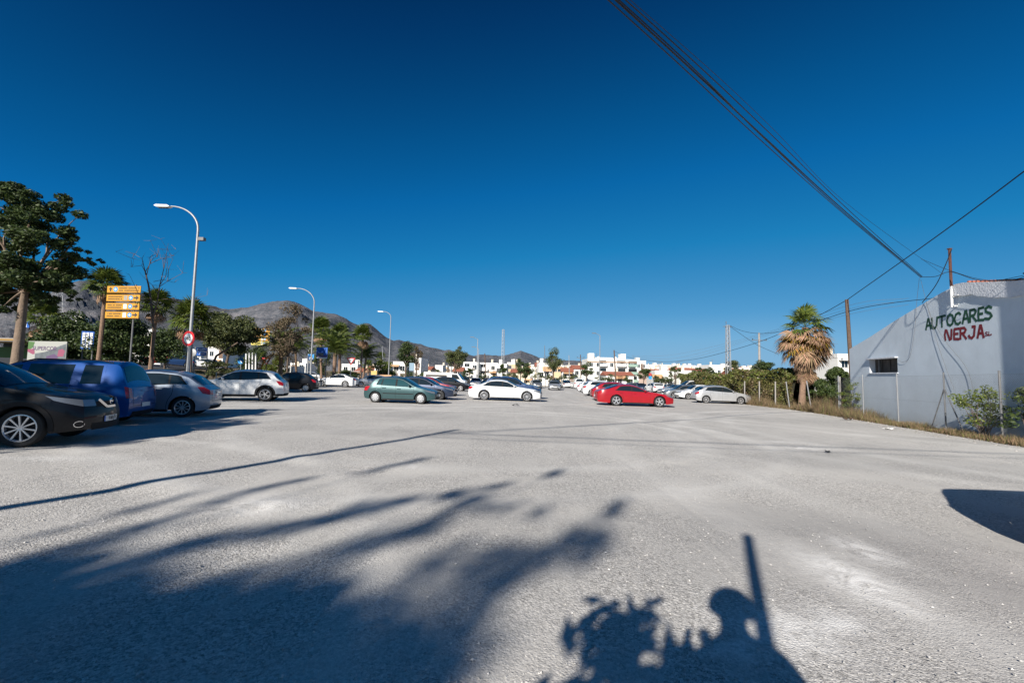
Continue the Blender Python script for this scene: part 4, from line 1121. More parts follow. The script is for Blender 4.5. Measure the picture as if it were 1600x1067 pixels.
# fence posts by the palm and in the hedge
f2 = empty('leaning_post_fence', (19.2, 30, gzf(19.2, 30)), label='broken fence of leaning steel and concrete posts round the shaggy palm', cat='fence')
for (px, ddx, mt_, h, back) in ((1267, -.28, 'galv', 1.95, 0), (1233, -.22, 'galv', 1.9, 0), (1312, 0, 'concrete', 2.2, .3), (1291, 0, 'concrete', 1.75, 2.5), (1284, 0, 'galv', 1.7, 2.5), (1257, 0, 'galv', 1.5, 3.5)):
    x, y = fence_hit(px); y += back; x = X(px, y); z = gzf(x, y)
    m1 = MB(); m1.tube([(x - 19.2, y - 30, z - gzf(19.2, 30) - .03), (x - 19.2 + ddx, y - 30, z - gzf(19.2, 30) + h)], .045 if mt_ == 'concrete' else .035, 8); m1.build('post', M[mt_], f2, 40)

# ------------------------------------------------------------------ foliage
def leaf_cloud(C, Rr, counts, size, aspect=.5, flat=0.0, droop=0.0):
    """C (k,3) clump centres, Rr (k,3) radii -> rhombic leaf quads"""
    idx = np.repeat(np.arange(len(C)), counts); n = len(idx)
    d = rng.normal(size=(n, 3)); d /= np.linalg.norm(d, axis=1, keepdims=True)
    r = rng.random(n) ** .45
    p = C[idx] + d * r[:, None] * Rr[idx]
    a = rng.normal(size=(n, 3)); a[:, 2] *= (1 - flat); a[:, 2] -= droop; a /= np.linalg.norm(a, axis=1, keepdims=True)
    b = rng.normal(size=(n, 3)); b -= (b * a).sum(1, keepdims=True) * a; b /= np.linalg.norm(b, axis=1, keepdims=True)
    s = size * (.6 + .8 * rng.random(n))[:, None]
    a = a * s; b = b * s * aspect
    return np.stack([p - a, p + b, p + a, p - b], 1)
def bent(base, tip, sag=.1, n=5):
    base = Vector(base); tip = Vector(tip); L = (tip - base).length
    o = Vector((random.uniform(-1, 1), random.uniform(-1, 1), random.uniform(0, 1))) * L * sag
    return [base.lerp(tip, t) + o * math.sin(math.pi * t) for t in np.linspace(0, 1, n)]
def tree(label, x, y, h, cw_, chh, leafm, barkm=None, n=1500, size=.15, clumps=22, trunk_r=.12, lean=(0, 0), zbase=None, name='tree', cat='tree', group=None, flat=.2, gap=.3, seed=0, cshape=.5, aspect=.5, droop=0.0, ydepth=1.0, clump_r=.30):
    random.seed(seed + 11)
    z0 = gzf(x, y) if zbase is None else zbase
    root = empty(name, (x, y, z0), label=label, cat=cat, group=group)
    cz = h - chh / 2
    C = []; Rr = []
    while len(C) < clumps:
        v = Vector((random.gauss(0, 1), random.gauss(0, 1), random.gauss(0, 1))).normalized() * random.random() ** .35
        wz = 1.0 if v.z < 0 else 1 - cshape * v.z * .6
        C.append((lean[0] + v.x * cw_ / 2 * (1 - clump_r * .6) * wz, lean[1] + v.y * cw_ / 2 * ydepth * wz * (1 - clump_r * .6), cz + v.z * chh / 2 * (1 - clump_r * .5)))
        rr = random.uniform(.65, 1.25) * clump_r
        Rr.append((cw_ / 2 * rr * 1.1, cw_ / 2 * rr * 1.1, chh / 2 * rr * random.uniform(.5, .95)))
    C = np.array(C); Rr = np.array(Rr)
    cnt = np.maximum(3, (n * Rr[:, 0] / Rr[:, 0].sum()).astype(int))
    Q = leaf_cloud(C, Rr, cnt, size, aspect, flat, droop)
    link_mesh('crown', quads_mesh('crown', Q, M[leafm] if isinstance(leafm, str) else leafm), root)
    t = MB(); fork = max(.25 * h, h - chh * .95)
    f = Vector((lean[0] * .5, lean[1] * .5, fork))
    t.tube(bent((0, 0, -.1), f, .04, 6), list(np.linspace(trunk_r, trunk_r * .7, 6)), 8)
    for k in range(min(len(C), 14)):
        b = bent(f - Vector((0, 0, random.uniform(0, fork * .12))), C[k], .12, 5)
        t.tube(b, list(np.linspace(trunk_r * .5, trunk_r * .08, 5)), 5)
    t.build('trunk', barkm or M['bark'], root, 60)
    return root
def tree_px(label, px, ytop, ybot, wpx, D, leafm, **kw):
    p = P(px, ytop, D); q_ = P(px, ybot, D); z0 = gzf(p.x, D); h = p.z - z0; ch_ = p.z - q_.z
    w = wpx * D / FPX
    kw.setdefault('trunk_r', max(.05, .02 * h + .02)); kw.setdefault('size', max(.07, D * .0015)); kw['n'] = int(kw.get('n', 1500) * 1.8); kw['size'] = min(kw['size'], .105)
    return tree(label, p.x, D, h, w, ch_, leafm, **kw)

# fan palm fronds
def fan_frond(dry=False, seed=0, n=18, rad=.85, pet=.75):
    rs = random.Random(seed); m = MB()
    w = .018
    m.add([(0, -w, 0), (pet, -w * .6, .05), (pet, w * .6, .05), (0, w, 0), (0, 0, -.02), (pet, 0, .03)], [(0, 1, 2, 3), (0, 4, 5, 1), (3, 2, 5, 4)], 0)
    for k in range(n):
        a = R(-115 + 230 * k / (n - 1)) * (1 if not dry else .45) + rs.uniform(-.04, .04)
        L = rad * (.78 + .22 * math.cos(a * .7)) * rs.uniform(.85, 1.05)
        c, s = math.cos(a), math.sin(a); hw_ = .052 * (1 if not dry else .6)
        dr = .25 if not dry else .3
        up = .05 + (.02 if k % 2 else -.02)
        p0 = Vector((pet, 0, .05)); p1 = Vector((pet + c * L * .55, s * L * .55, .05 + up - .02)); p2 = Vector((pet + c * L, s * L * (.97), .05 - dr * L * rs.uniform(.5, 1.2)))
        n_ = Vector((-s, c, 0)) * hw_
        m.add([p0, p1 + n_, p2, p1 - n_ + Vector((0, 0, .02))], [(0, 1, 2, 3)], 1)
    return m.mesh('frond', [M['frond_dry'] if dry else M['frond'], M['frond_dry'] if dry else M['frond']])
FG = [fan_frond(False, i) for i in range(4)]; FDr = [fan_frond(True, 10 + i) for i in range(3)]
FY = []
for i in range(2):
    f = fan_frond(False, 20 + i); f.materials[0] = M['frond_yellow']; f.materials[1] = M['frond_yellow']; FY.append(f)
def pin_frond(seed, L=2.3, n=26, mat_='frond'):
    rs = random.Random(seed); m = MB(); pts = []
    for t in np.linspace(0, 1, n):
        pts.append(Vector((L * t * (1 - .12 * t), 0, .55 * math.sin(t * 2.2) - .9 * t * t)))
    m.tube(pts[::3], list(np.linspace(.03, .006, len(pts[::3]))), 4)
    for i in range(3, n):
        t = i / n; l = .42 * math.sin(math.pi * min(1, t * .85 + .15)) + .08
        for s in (-1, 1):
            p = pts[i]; tip = p + Vector((l * .5, s * l * .85, -.1 + rs.uniform(-.1, .05)))
            m.add([p, p.lerp(tip, .5) + Vector((.03, 0, .02)), tip, p.lerp(tip, .5) - Vector((.03, 0, 0))], [(0, 1, 2, 3)])
    return m.mesh('frond', M[mat_])
PG = [pin_frond(i) for i in range(3)]; PGo = pin_frond(9, mat_='frond_yellow')
def palm(label, pxc, yc, pxb, D, r=1.6, ng=26, nd=16, tr=.16, kind='fan', nyel=0, group=None, seed=0, skirt=0.0, wide=False):
    random.seed(seed + 100)
    top = P(pxc, yc, D); bx = X(pxb, D); zb = gzf(bx, D); root = empty('palm_tree', (bx, D, zb), label=label, cat='palm', group=group)
    tp = Vector((top.x - bx, 0, top.z - zb))
    t = MB(); nseg = max(8, int(tp.z / .3))
    pts = []; rad = []
    for k in range(nseg + 1):
        f = k / nseg
        pts.append(Vector((0, 0, -.1)).lerp(tp, f) + Vector((.12 * math.sin(f * 3.1) * (tp.x / 3), 0, 0)))
        rad.append(tr * (1.25 - .35 * min(1, f * 4) + (0 if f < .9 else .1)) * (1 + (.07 if k % 2 else 0)))
    t.tube(pts, rad, 10); t.build('trunk', M['palmbark'], root, 30)
    k_ = r / 1.6
    def put(me, az, el, sc, roll=0, dz=0, nm='frond'):
        o = link_mesh(nm, me, root)
        q = Matrix.Rotation(az, 4, 'Z') @ Matrix.Rotation(-el, 4, 'Y') @ Matrix.Rotation(roll, 4, 'X')
        o.matrix_local = Matrix.Translation(tp + Vector((0, 0, dz))) @ q @ Matrix.Diagonal((sc, sc, sc, 1))
    for k in range(ng):
        az = k * 2.399 + random.uniform(-.2, .2); f = (k + .5) / ng
        el = R(86 - 118 * f + random.uniform(-8, 8)) if kind == 'fan' else R(75 - 85 * f + random.uniform(-6, 6))
        me = (random.choice(FG) if kind == 'fan' else random.choice(PG))
        put(me, az, el, k_ * (random.uniform(.85, 1.1) if not wide else random.uniform(.5, .92)), random.uniform(-.3, .3), .15 * k_ * (1 - f))
    for k in range(nyel):
        put(random.choice(FY) if kind == 'fan' else PGo, k * 2.4 + 1, R(random.uniform(-50, -15)), k_ * random.uniform(.8, 1), random.uniform(-.4, .4), -.2 - skirt * random.random() * .3)
    for k in range(nd):
        f = (k + .5) / nd
        if wide: el = R(-2 - 42 * random.random()) if f < .55 else R(-40 - 30 * random.random()) if f < .75 else R(-72 - 12 * random.random())
        else: el = R(-50 - 30 * random.random())
        put(random.choice(FDr), k * 2.399 + .7, el, k_ * (random.uniform(.7, .95) if not wide else random.uniform(.6, 1.02) * (1.08 if f < .5 else .8)), random.uniform(-.6, .6), -.1 - skirt * f, 'dry_frond')
    return root

# the shaggy fan palm by the fence
palm('shaggy fan palm with a thick brown skirt of dead leaves beside the gable wall', 1258, 512, 1251, 32, r=2.2, ng=22, nd=150, tr=.2, nyel=26, seed=4, skirt=2.6, wide=True)
# left side palms
gl_ = 'palms along the left verge'
palm('tall slender palm left of the big yellow direction sign', 166, 448, 151, 33, r=1.5, ng=46, nd=12, tr=.15, seed=1, group=gl_)
palm('thin leaning palm just right of the big yellow direction sign', 245, 480, 232, 31, r=1.35, ng=42, nd=10, tr=.12, seed=2, group=gl_)
palm('bushy palm behind the tall lamp post and the 40 sign', 299, 502, 297, 36, r=1.9, ng=55, nd=16, tr=.15, seed=3, group=gl_)
palm('palm with brown hanging leaves beyond the big dark tree', 66, 498, 68, 44, r=2.0, ng=34, nd=36, tr=.2, seed=5, group=gl_, skirt=.8)
palm('slim solitary palm standing against the mountain', 567, 525, 563, 66, r=1.8, ng=60, nd=24, tr=.13, seed=6, group=gl_, skirt=.4)
palm('palm with a brown shaggy crown left of the solitary palm', 532, 524, 530, 64, r=1.9, ng=36, nd=60, tr=.2, nyel=16, seed=7, group=gl_, skirt=1.4)
palm('green fan palm close behind the second lamp post', 501, 516, 503, 60, r=1.9, ng=56, nd=14, tr=.16, seed=8, group=gl_, skirt=.5)
palm('broad feather-leaved date palm behind the blue advertising board', 524, 552, 521, 58, r=2.6, ng=46, nd=0, tr=.24, kind='pin', seed=9, group=gl_)
palm('feather palm with orange leaf stalks right of the second yellow sign', 440, 548, 438, 50, r=2.2, ng=40, nd=0, nyel=10, tr=.24, kind='pin', seed=10, group=gl_)
palm('low feather palm right of the yield sign', 572, 560, 566, 70, r=2.1, ng=34, nd=0, tr=.16, kind='pin', seed=11, group=gl_)
palm('feather palm between the sparse tree and the second lamp', 462, 545, 464, 62, r=2.0, ng=38, nd=0, tr=.16, kind='pin', seed=12, group=gl_)
palm('tiny distant palm left of the third lamp post', 595, 560, 595, 120, r=2.0, ng=20, nd=8, tr=.2, seed=13, group=gl_)
palm('small far palm behind the white rounded car', 575, 573, 576, 95, r=1.6, ng=20, nd=6, tr=.16, seed=14, group=gl_)

# trees
def big_left():
    D = 22; p = P(18, 296, D); x = X(22, D); z0 = gzf(x, D); h = p.z - z0
    random.seed(3)
    root = empty('feathery_tree', (x, D, z0), label='large dark feathery tree at the left edge with a pale trunk', cat='tree')
    C = []; Rr = []
    spec = [(-10, 305, 40), (10, 300, 30), (45, 300, 26), (75, 322, 24), (20, 330, 40), (55, 340, 36), (84, 345, 20), (10, 365, 44), (60, 370, 40), (92, 368, 26), (112, 384, 16), (-20, 385, 45), (35, 400, 48), (85, 400, 40), (112, 405, 16), (122, 400, 9), (5, 430, 46), (55, 430, 40), (95, 428, 30), (112, 430, 14), (20, 455, 34), (65, 452, 28), (100, 445, 20), (-25, 440, 50), (10, 475, 22), (60, 472, 16), (-40, 340, 50), (-50, 420, 50), (-10, 465, 26), (85, 462, 14)]
    for (px, py, rp) in spec:
        for q in range(6):
            dpt = random.uniform(-1.6, 1.6) if q else 0
            c = P(px + random.uniform(-.6, .6) * rp, py + random.uniform(-.55, .55) * rp, D) - Vector((x, D, z0)); c.y += dpt
            r_ = rp * D / FPX * random.uniform(.25, .5)
            C.append(tuple(c)); Rr.append((r_, r_, r_ * .6))
    C = np.array(C); Rr = np.array(Rr); cnt = (62000 * Rr[:, 0] ** 2 / (Rr[:, 0] ** 2).sum()).astype(int)
    Q = leaf_cloud(C, Rr, cnt, .085, .40, .55)
    link_mesh('crown', quads_mesh('crown', Q, M['leaf_dark']), root)
    t = MB(); f = P(38, 455, D) - Vector((x, D, z0))
    t.tube(bent((0, 0, -.1), f, .02, 7), list(np.linspace(.24, .15, 7)), 10)
    for k in range(0, len(C), 7): t.tube(bent(f, C[k], .16, 6), list(np.linspace(.075, .010, 6)), 5)
    t.build('trunk', M['bark_pale'], root, 60)
big_left()
tree_px('dense dark green tree mass behind the blue family car', 112, 486, 580, 90, 38, 'leaf_dark', n=9500, clumps=60, seed=21, size=.13)
tree_px('broad dark tree below the big yellow direction sign', 190, 484, 582, 104, 36, 'leaf_dark', n=11000, clumps=64, seed=22, size=.13)
tree_px('dark green tree behind the thin leaning palm', 262, 512, 576, 66, 50, 'leaf_dark', n=5000, clumps=36, seed=23, size=.14)
tree_px('rounded olive-green tree with a leaning trunk behind the white crossover', 362, 484, 556, 92, 44, 'leaf_olive', n=12000, clumps=60, seed=24, size=.11, lean=(0, 0), trunk_r=.16)
tree_px('low dark tree under the second yellow sign', 405, 538, 592, 66, 58, 'leaf_dark', n=4500, clumps=30, seed=25)
tree_px('sparse brown-leaved tree left of the second lamp post', 455, 470, 560, 78, 46, 'leaf_brown', n=2600, clumps=44, seed=26, size=.1, clump_r=.2, trunk_r=.11)
tree_px('bright green shrub right of the second yellow sign', 432, 552, 596, 40, 56, 'leaf_bright', n=2200, clumps=20, seed=27, trunk_r=.08)
tree_px('round green tree at the foot of the second lamp post', 505, 538, 590, 36, 72, 'leaf_dark', n=1800, clumps=20, seed=28)
tree_px('low green hedge-like tree left of the yield sign', 540, 578, 592, 52, 64, 'leaf', n=1800, clumps=24, seed=29)
tree_px('bright green bushy tree at the foot of the third lamp post', 599, 560, 594, 42, 66, 'leaf_bright', n=2800, clumps=26, seed=30)
tree_px('dark fir-like tree left of the white arched house', 636, 529, 573, 37, 72, 'leaf_dark', n=2600, clumps=34, seed=31, cshape=1.2)
tree_px('brown-green tree partly hidden by the fir-like tree', 652, 540, 572, 22, 80, 'leaf_brown', n=900, clumps=16, seed=32)
tree_px('spreading dark tree above the white truck', 713, 536, 578, 38, 72, 'leaf_olive', n=2800, clumps=34, seed=33)
tree_px('airy tree left of the apartment block, behind the small silver saloon', 865, 541, 582, 34, 86, 'leaf_olive', n=2200, clumps=30, seed=34)
tree_px('small round tree above the roof of the dark blue people carrier', 822, 566, 592, 30, 82, 'leaf', n=1700, clumps=22, seed=35)
tree_px('taller dark tree behind the small round tree in the middle', 814, 556, 582, 20, 98, 'leaf_dark', n=900, clumps=16, seed=36)
tree_px('small dark tree at the foot of the lattice tower', 788, 566, 590, 20, 96, 'leaf_dark', n=900, clumps=14, seed=37)
tree_px('ball-shaped green tree in front of the apartment block', 917, 566, 588, 25, 96, 'leaf', n=1700, clumps=20, seed=38, cshape=0)
tree_px('green tree right of the apartment block', 1006, 571, 594, 27, 92, 'leaf', n=1500, clumps=20, seed=39)
tree_px('thin-crowned tree in front of the long white wall', 1055, 571, 592, 24, 84, 'leaf_olive', n=1000, clumps=18, seed=40, clump_r=.25)
tree_px('round tree behind the start of the green hedge', 1092, 573, 588, 22, 96, 'leaf_dark', n=1100, clumps=18, seed=41)
tree_px('wide dark tree just left of the near lattice tower', 1108, 573, 590, 26, 92, 'leaf_dark', n=1200, clumps=18, seed=42)
tree_px('olive tree behind the near lattice tower', 1143, 562, 590, 30, 64, 'leaf_olive', n=1900, clumps=24, seed=43)
tree_px('dark green tree rising over the hedge left of the shaggy palm', 1193, 562, 592, 38, 48, 'leaf_dark', n=2600, clumps=26, seed=44)
tree_px('small lollipop tree beside the white town houses', 734, 574, 586, 14, 84, 'leaf', n=600, clumps=10, seed=45)
tree_px('green tree between the shaggy palm and the gable wall', 1306, 570, 645, 56, 29.5, 'leaf', n=11000, clumps=30, seed=46, size=.075, trunk_r=.06)
tree_px('leafy green shrub filling the gap at the far corner of the gable wall', 1324, 577, 642, 40, 31, 'leaf_dark', n=7000, clumps=26, seed=50, size=.075, trunk_r=.06)
tree_px('dark shrub in the shade behind the shaggy palm', 1278, 590, 640, 58, 33, 'leaf_dark', n=5000, clumps=30, seed=47, size=.075, trunk_r=.06)
tree_px('dark tree beyond the silver-blue hatchback roof', 225, 545, 580, 40, 52, 'leaf_dark', n=1500, clumps=20, seed=48)
tree_px('grey-green shrub beside the leaning trunk', 335, 560, 590, 60, 40, 'leaf_olive', n=1800, clumps=22, seed=49, trunk_r=.05)

# low bushes and planting along the far edge of the car park
rs_ = random.Random(77); kk = 0
FARB = 'first second third fourth fifth sixth seventh eighth ninth tenth eleventh twelfth thirteenth fourteenth fifteenth sixteenth seventeenth eighteenth nineteenth twentieth'.split()
for i, px in enumerate([612, 640, 661, 686, 726, 752, 771, 800, 842, 858, 880, 900, 938, 955, 980, 1024, 1040, 1072]):
    D_ = rs_.uniform(94, 106); yt = 590 - rs_.uniform(6, 11) + (px - 800) * .02
    tree_px('low bush, %s from the left along the far edge of the car park' % FARB[i], px, yt, 596 + (px - 800) * .02, rs_.uniform(14, 30), D_, rs_.choice(['leaf', 'leaf_dark', 'leaf_olive']), n=500, clumps=14, seed=400 + i, name='bush', cat='bush', group='bushes along the far edge of the car park', trunk_r=.05)
# leaning trunk seen left of the white crossover
lt = MB(); D = 41; a = P(338, 556, D); b = P(318, 592, D); b.z = gzf(b.x, D)
lt.tube([Vector((0, 0, -.1)), (a - b) * .5 + Vector((.05, 0, -.1)), a - b, (P(372, 535, D) - b)], [.12, .11, .1, .07], 8)
lroot = empty('leaning_tree', b, label='bare leaning tree slanting up to the right behind the 40 sign', cat='tree'); lt.build('trunk', M['bark'], lroot, 60)

# bare tree behind the yellow sign
def bare():
    D = 27; x = X(236, D); z0 = gzf(x, D); root = empty('bare_tree', (x, D, z0), label='leafless tree with thin twigs between the yellow sign and the tall lamp', cat='tree')
    t = MB(); tw = MB()
    def L3(px, py, dy=0): v = P(px, py, D) - Vector((x, D, z0)); v.y += dy; return v
    t.tube([Vector((0, 0, -.1)), L3(240, 520), L3(236, 470), L3(232, 445), L3(227, 425)], [.09, .07, .055, .045, .035], 7)
    t.tube([L3(238, 500), L3(246, 470), L3(249, 448), L3(256, 420), L3(263, 380)], [.05, .04, .03, .02, .008], 6)
    br = [[(227, 425), (224, 405), (210, 397), (190, 389)], [(227, 425), (236, 412), (245, 402), (262, 396)], [(227, 425), (222, 415), (208, 418), (192, 412)], [(229, 430), (240, 410), (234, 395), (240, 378)], [(249, 448), (262, 440), (280, 425), (296, 416)], [(247, 460), (235, 445), (228, 435)], [(240, 440), (255, 437), (270, 441)], [(250, 445), (252, 430), (262, 412), (272, 404)],
          [(252, 467), (270, 467), (300, 466), (318, 468), (333, 464)], [(236, 470), (222, 460), (212, 432)], [(256, 420), (252, 405), (262, 398), (258, 376)], [(245, 402), (256, 392), (262, 385)], [(210, 397), (200, 402), (196, 398)], [(262, 440), (260, 420), (275, 405)], [(236, 412), (226, 400), (230, 388)]]
    for k, b in enumerate(br):
        pts = [L3(px, py, (random.random() - .5) * .8 * i) for i, (px, py) in enumerate(b)]
        tw.tube(pts, list(np.linspace(.022, .006, len(pts))), 4)
        for i in range(1, len(pts)):
            for q in range(2):
                p = pts[i]; tw.tube([p, p + Vector((random.uniform(-.45, .45), random.uniform(-.3, .3), random.uniform(-.05, .5)))], [.009, .004], 3)
    t.build('trunk', M['bark'], root, 60); tw.build('branches', M['twig'], root)
bare()

# hedge over the fence at right
def hedge():
    y0, y1 = 32.5, 60.0
    root = empty('hedge', (19.8, 34, gzf(19.8, 34)), label='long overgrown green hedge along the right side, turning brown lower down', cat='hedge')
    o0 = Vector((19.8, 34, gzf(19.8, 34)))
    n = 30000
    y = y0 + (y1 - y0) * rng.random(n) ** 1.35; u = rng.random(n)
    hh = 2.25 + .5 * vnoise(y / 1.8, y * 0, 3) + .25 * vnoise(y / .5, y * 0, 4)
    face = rng.random(n) < .72
    bulge = (vnoise(y / 1.1, u * 3, 6) - .5) * .7
    dx = np.where(face, bulge + rng.random(n) * .18, rng.random(n) * 2.2)
    zz = np.where(face, u * hh, hh - .25 * rng.random(n) + .25 * (vnoise(y / .9, dx / .8, 7) - .5))
    dx = dx + np.where(face, (1 - np.sqrt(np.clip(1 - (zz / hh) ** 6, 0, 1))) * .4, 0)
    x = fence_x(y) + .35 + dx
    p = np.stack([x, y, gz(x, y) + zz + .05], -1) - np.array(o0)
    a = rng.normal(size=(n, 3)); a /= np.linalg.norm(a, axis=1, keepdims=True); b = rng.normal(size=(n, 3)); b -= (b * a).sum(1, keepdims=True) * a; b /= np.linalg.norm(b, axis=1, keepdims=True)
    s = (.05 + .07 * rng.random(n))[:, None]
    Q = np.stack([p - a * s, p + b * s * .6, p + a * s, p - b * s * .6], 1)
    brown = (rng.random(n) < np.clip(.75 - zz / hh * .9, .04, 1) * (vnoise(y / 1.4, zz / .8, 9) > .35))
    link_mesh('foliage', quads_mesh('foliage', Q, [M['ivy'], M['leaf_brown'], M['leaf_bright']], np.where(brown, 1, np.where((zz > hh * .8) & (rng.random(n) < .35), 2, 0))), root)
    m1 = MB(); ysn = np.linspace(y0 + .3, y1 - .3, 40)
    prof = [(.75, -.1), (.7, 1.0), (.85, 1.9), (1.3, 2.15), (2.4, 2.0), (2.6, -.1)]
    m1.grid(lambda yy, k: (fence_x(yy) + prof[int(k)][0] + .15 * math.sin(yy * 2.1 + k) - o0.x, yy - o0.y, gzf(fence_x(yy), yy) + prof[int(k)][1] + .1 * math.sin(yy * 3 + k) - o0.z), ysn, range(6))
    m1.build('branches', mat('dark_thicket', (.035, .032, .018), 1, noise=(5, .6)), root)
    for px in (1187, 1212, 1164):
        x, yy = fence_hit(px); x -= .05; m2 = MB(); m2.tube([(x - o0.x, yy - o0.y, gzf(x, yy) - o0.z), (x - o0.x + .03, yy - o0.y, gzf(x, yy) - o0.z + 1.9)], .045, 6); m2.build('post', M['concrete'], root, 40)
hedge()
def brush(label, x, y, w, h, leafm, n, seed, size=.06, stems=9, name='shrub', big=False, twigm='twig', clumps=16):
    random.seed(seed); z0 = gzf(x, y); root = empty(name, (x, y, z0), label=label, cat='shrub')
    C = []; Rr = []; t = MB()
    for k in range(clumps):
        a = random.uniform(0, 6.28); r_ = random.random() ** .6 * w / 2; c = Vector((r_ * math.cos(a), r_ * math.sin(a) * .6, h * random.uniform(.3, .97) * (1 - .25 * (r_ / w * 2) ** 2)))
        C.append(tuple(c)); q = random.uniform(.12, .2) * w; Rr.append((q, q, q * .6))
        if k < stems: t.tube(bent((random.uniform(-.1, .1), random.uniform(-.05, .05), -.02), c, .08, 6), list(np.linspace(.018, .005, 6)), 5)
    C = np.array(C); Rr = np.array(Rr)
    Q = leaf_cloud(C, Rr, np.full(len(C), n // len(C)), size, .38, .3)
    link_mesh('foliage', quads_mesh('foliage', Q, M[leafm]), root); t.build('stems', M[twigm], root, 60)
    return root
p = fence_hit(1527); brush('leafy green bush growing through the fence below the green lettering', p[0] + .15, p[1], 1.75, 1.75, 'leaf_bright', 2000, 51, size=.05, clumps=30, stems=20)
p = fence_hit(1598); brush('green shrub at the right edge against the shaded end of the wall', p[0] + .2, p[1], 1.5, 2.0, 'leaf', 1600, 52, size=.055, clumps=24)
p = fence_hit(1322); brush('yellow-green weedy bush at the far corner of the gable wall', p[0] + .5, p[1] + .3, 1.2, 1.9, 'leaf_bright', 1500, 53, size=.05, clumps=20)
# dry weeds along the fence foot (stuff)
def weeds(name, n, yl, yh, spread, hmax, label, greens=.2, p=1.0, off=-.75):
    y = yl + (yh - yl) * rng.random(n) ** p
    clump = vnoise(y / .6, y * 0 + 3, 31) * .55 + np.clip(vnoise(y / 2.3, y * 0 + 8, 33) * 1.6 - .45, 0, 1) * .8
    x = fence_x(y) + off + spread * rng.random(n) * (.6 + .8 * clump)
    h = hmax * (.12 + .88 * rng.random(n) ** 2.2) * (.12 + 1.35 * clump)
    a = rng.random(n) * 6.28; w = .006 + .008 * rng.random(n); ln = (rng.random((n, 2)) - .5) * h[:, None] * 1.1
    z = gz(x, y)
    b0 = np.stack([x - w * np.cos(a), y - w * np.sin(a), z], -1); b1 = np.stack([x + w * np.cos(a), y + w * np.sin(a), z], -1); tp = np.stack([x + ln[:, 0], y + ln[:, 1], z + h], -1)
    me = quads_mesh(name, np.stack([b0, b1, tp], 1), [M['weed'], M['weedg']], (rng.random(n) < greens).astype(int), k=3)
    tag(link_mesh(name, me), label, kind='stuff')
weeds('dry_weeds', 30000, 9.5, 27.5, 1.0, .40, 'dry yellow-brown weeds along the foot of the gable wall and its fence', p=.9)
weeds('tall_dry_grass', 26000, 26.5, 37, 2.4, .85, 'rough brown grass round the foot of the shaggy palm', .12, off=-.5)
# litter
def litter(label, px, py, s, material, seed, name='litter'):
    random.seed(seed); p = G(px, py); m1 = MB()
    g = 4; pts = [[Vector(((i - 1.5) * s * .5 + random.uniform(-.2, .2) * s, (j - 1.5) * s * .4 + random.uniform(-.2, .2) * s, random.random() * s * .45 + .01)) for j in range(g)] for i in range(g)]
    m1.grid(lambda i, j: pts[i][j], range(g), range(g))
    tag(m1.build(name, material, None, loc=(p.x, p.y, p.z)), label, 'litter')
litter('crumpled white plastic scrap near the foot of the weeds', 1388, 671, .17, M['white'], 1, 'plastic_scrap')
litter('dark brown flat debris at the edge of the weeds left of the plastic scrap', 1325, 656, .3, mat('debris_brown', (.08, .05, .03), .9), 2, 'debris')
litter('dark scrap lying on the gravel in front of the white saloon', 806, 634, .22, M['dark'], 3, 'dark_scrap')
litter('small dark scrap on open gravel right of the middle', 1294, 707, .1, M['dark'], 4, 'dark_scrap')
# ------------------------------------------------------------------ street lamps, poles, towers
def street_lamp(label, px, D, ytop, arm=2.3, r=.09, box=False, az=180, head2=False):
    x = X(px, D); z0 = gzf(x, D); top = P(px, ytop, D).z - z0
    root = empty('street_lamp', (x, D, z0), (0, 0, R(az)), label, 'street lamp', 'street lamps')
    m1 = MB(); straight = top - arm * .82
    pts = [(0, 0, 0), (0, 0, straight * .5), (0, 0, straight)]; rad = [r, r * .8, r * .62]
    for k in range(1, 11):
        a = k / 10 * math.pi / 2; pts.append((arm * (1 - math.cos(a)), 0, straight + arm * .82 * math.sin(a))); rad.append(r * (.62 - .25 * k / 10))
    m1.tube(pts, rad, 10); m1.build('pole', M['galv'], root, 50)
    m1 = MB(); m1.prism([(arm, top - .03), (arm + .15, top + .05), (arm + .75, top + .06), (arm + .85, top), (arm + .7, top - .07), (arm + .1, top - .07)], -.13, .13); m1.build('lamp_head', M['signwhite'], root, 30)
    m1 = MB(); m1.box((arm + .42, 0, top - .085), (.5, .2, .03)); m1.build('diffuser', M['galv_dark'], root)
    m1 = MB(); m1.lathe([(r * 1.5, 0), (r * 1.5, .35), (r, .4)], 12); m1.build('base', M['galv'], root, 40)
    if box:
        m1 = MB(); m1.box((-.24, 0, straight - .5), (.3, .22, .16)); m1.bar((-.02, 0, straight - .4), (-.15, 0, straight - .5), .03); m1.build('camera_box', M['galv_dark'], root)
    return root
street_lamp('nearest tall curved street lamp with a small box on its mast', 293, 24, 323, 1.55, .095, True)
street_lamp('second curved street lamp, rising from the palms left of the mountain spur', 485, 45, 451, 1.75)
street_lamp('third curved street lamp behind the teal hatchback', 607, 62, 487, 1.0, .08)
def pole_simple(label, px0, py0, px1, py1, D, r, material, cat='pole', name='pole', arms=()):
    t = P(px1, py1, D); b = P(px0, py0, D); b.z = gzf(b.x, D)
    root = empty(name, b, label=label, cat=cat)
    m1 = MB(); tp = t - b; m1.tube([(0, 0, -.1), tp * .5, tp], [r * 1.15, r, r * .85], 8); m1.build('shaft', material, root, 40)
    for (h, L_) in arms:
        m1 = MB(); m1.bar(tp * h + Vector((-L_ / 2, -.08, 0)), tp * h + Vector((L_ / 2, -.08, 0)), .1); o = m1.build('crossarm', M['galv_dark'], root)
        for s_ in (-.9, 0, .9):
            m2 = MB(); c = tp * h + Vector((s_ * L_ / 2, -.08, .05)); m2.lathe([(.03, 0), (.07, .05), (.05, .1), (.07, .15), (.02, .22)], 8, 'Z', c); m2.build('insulator', M['dark'], o, 50)
    return root
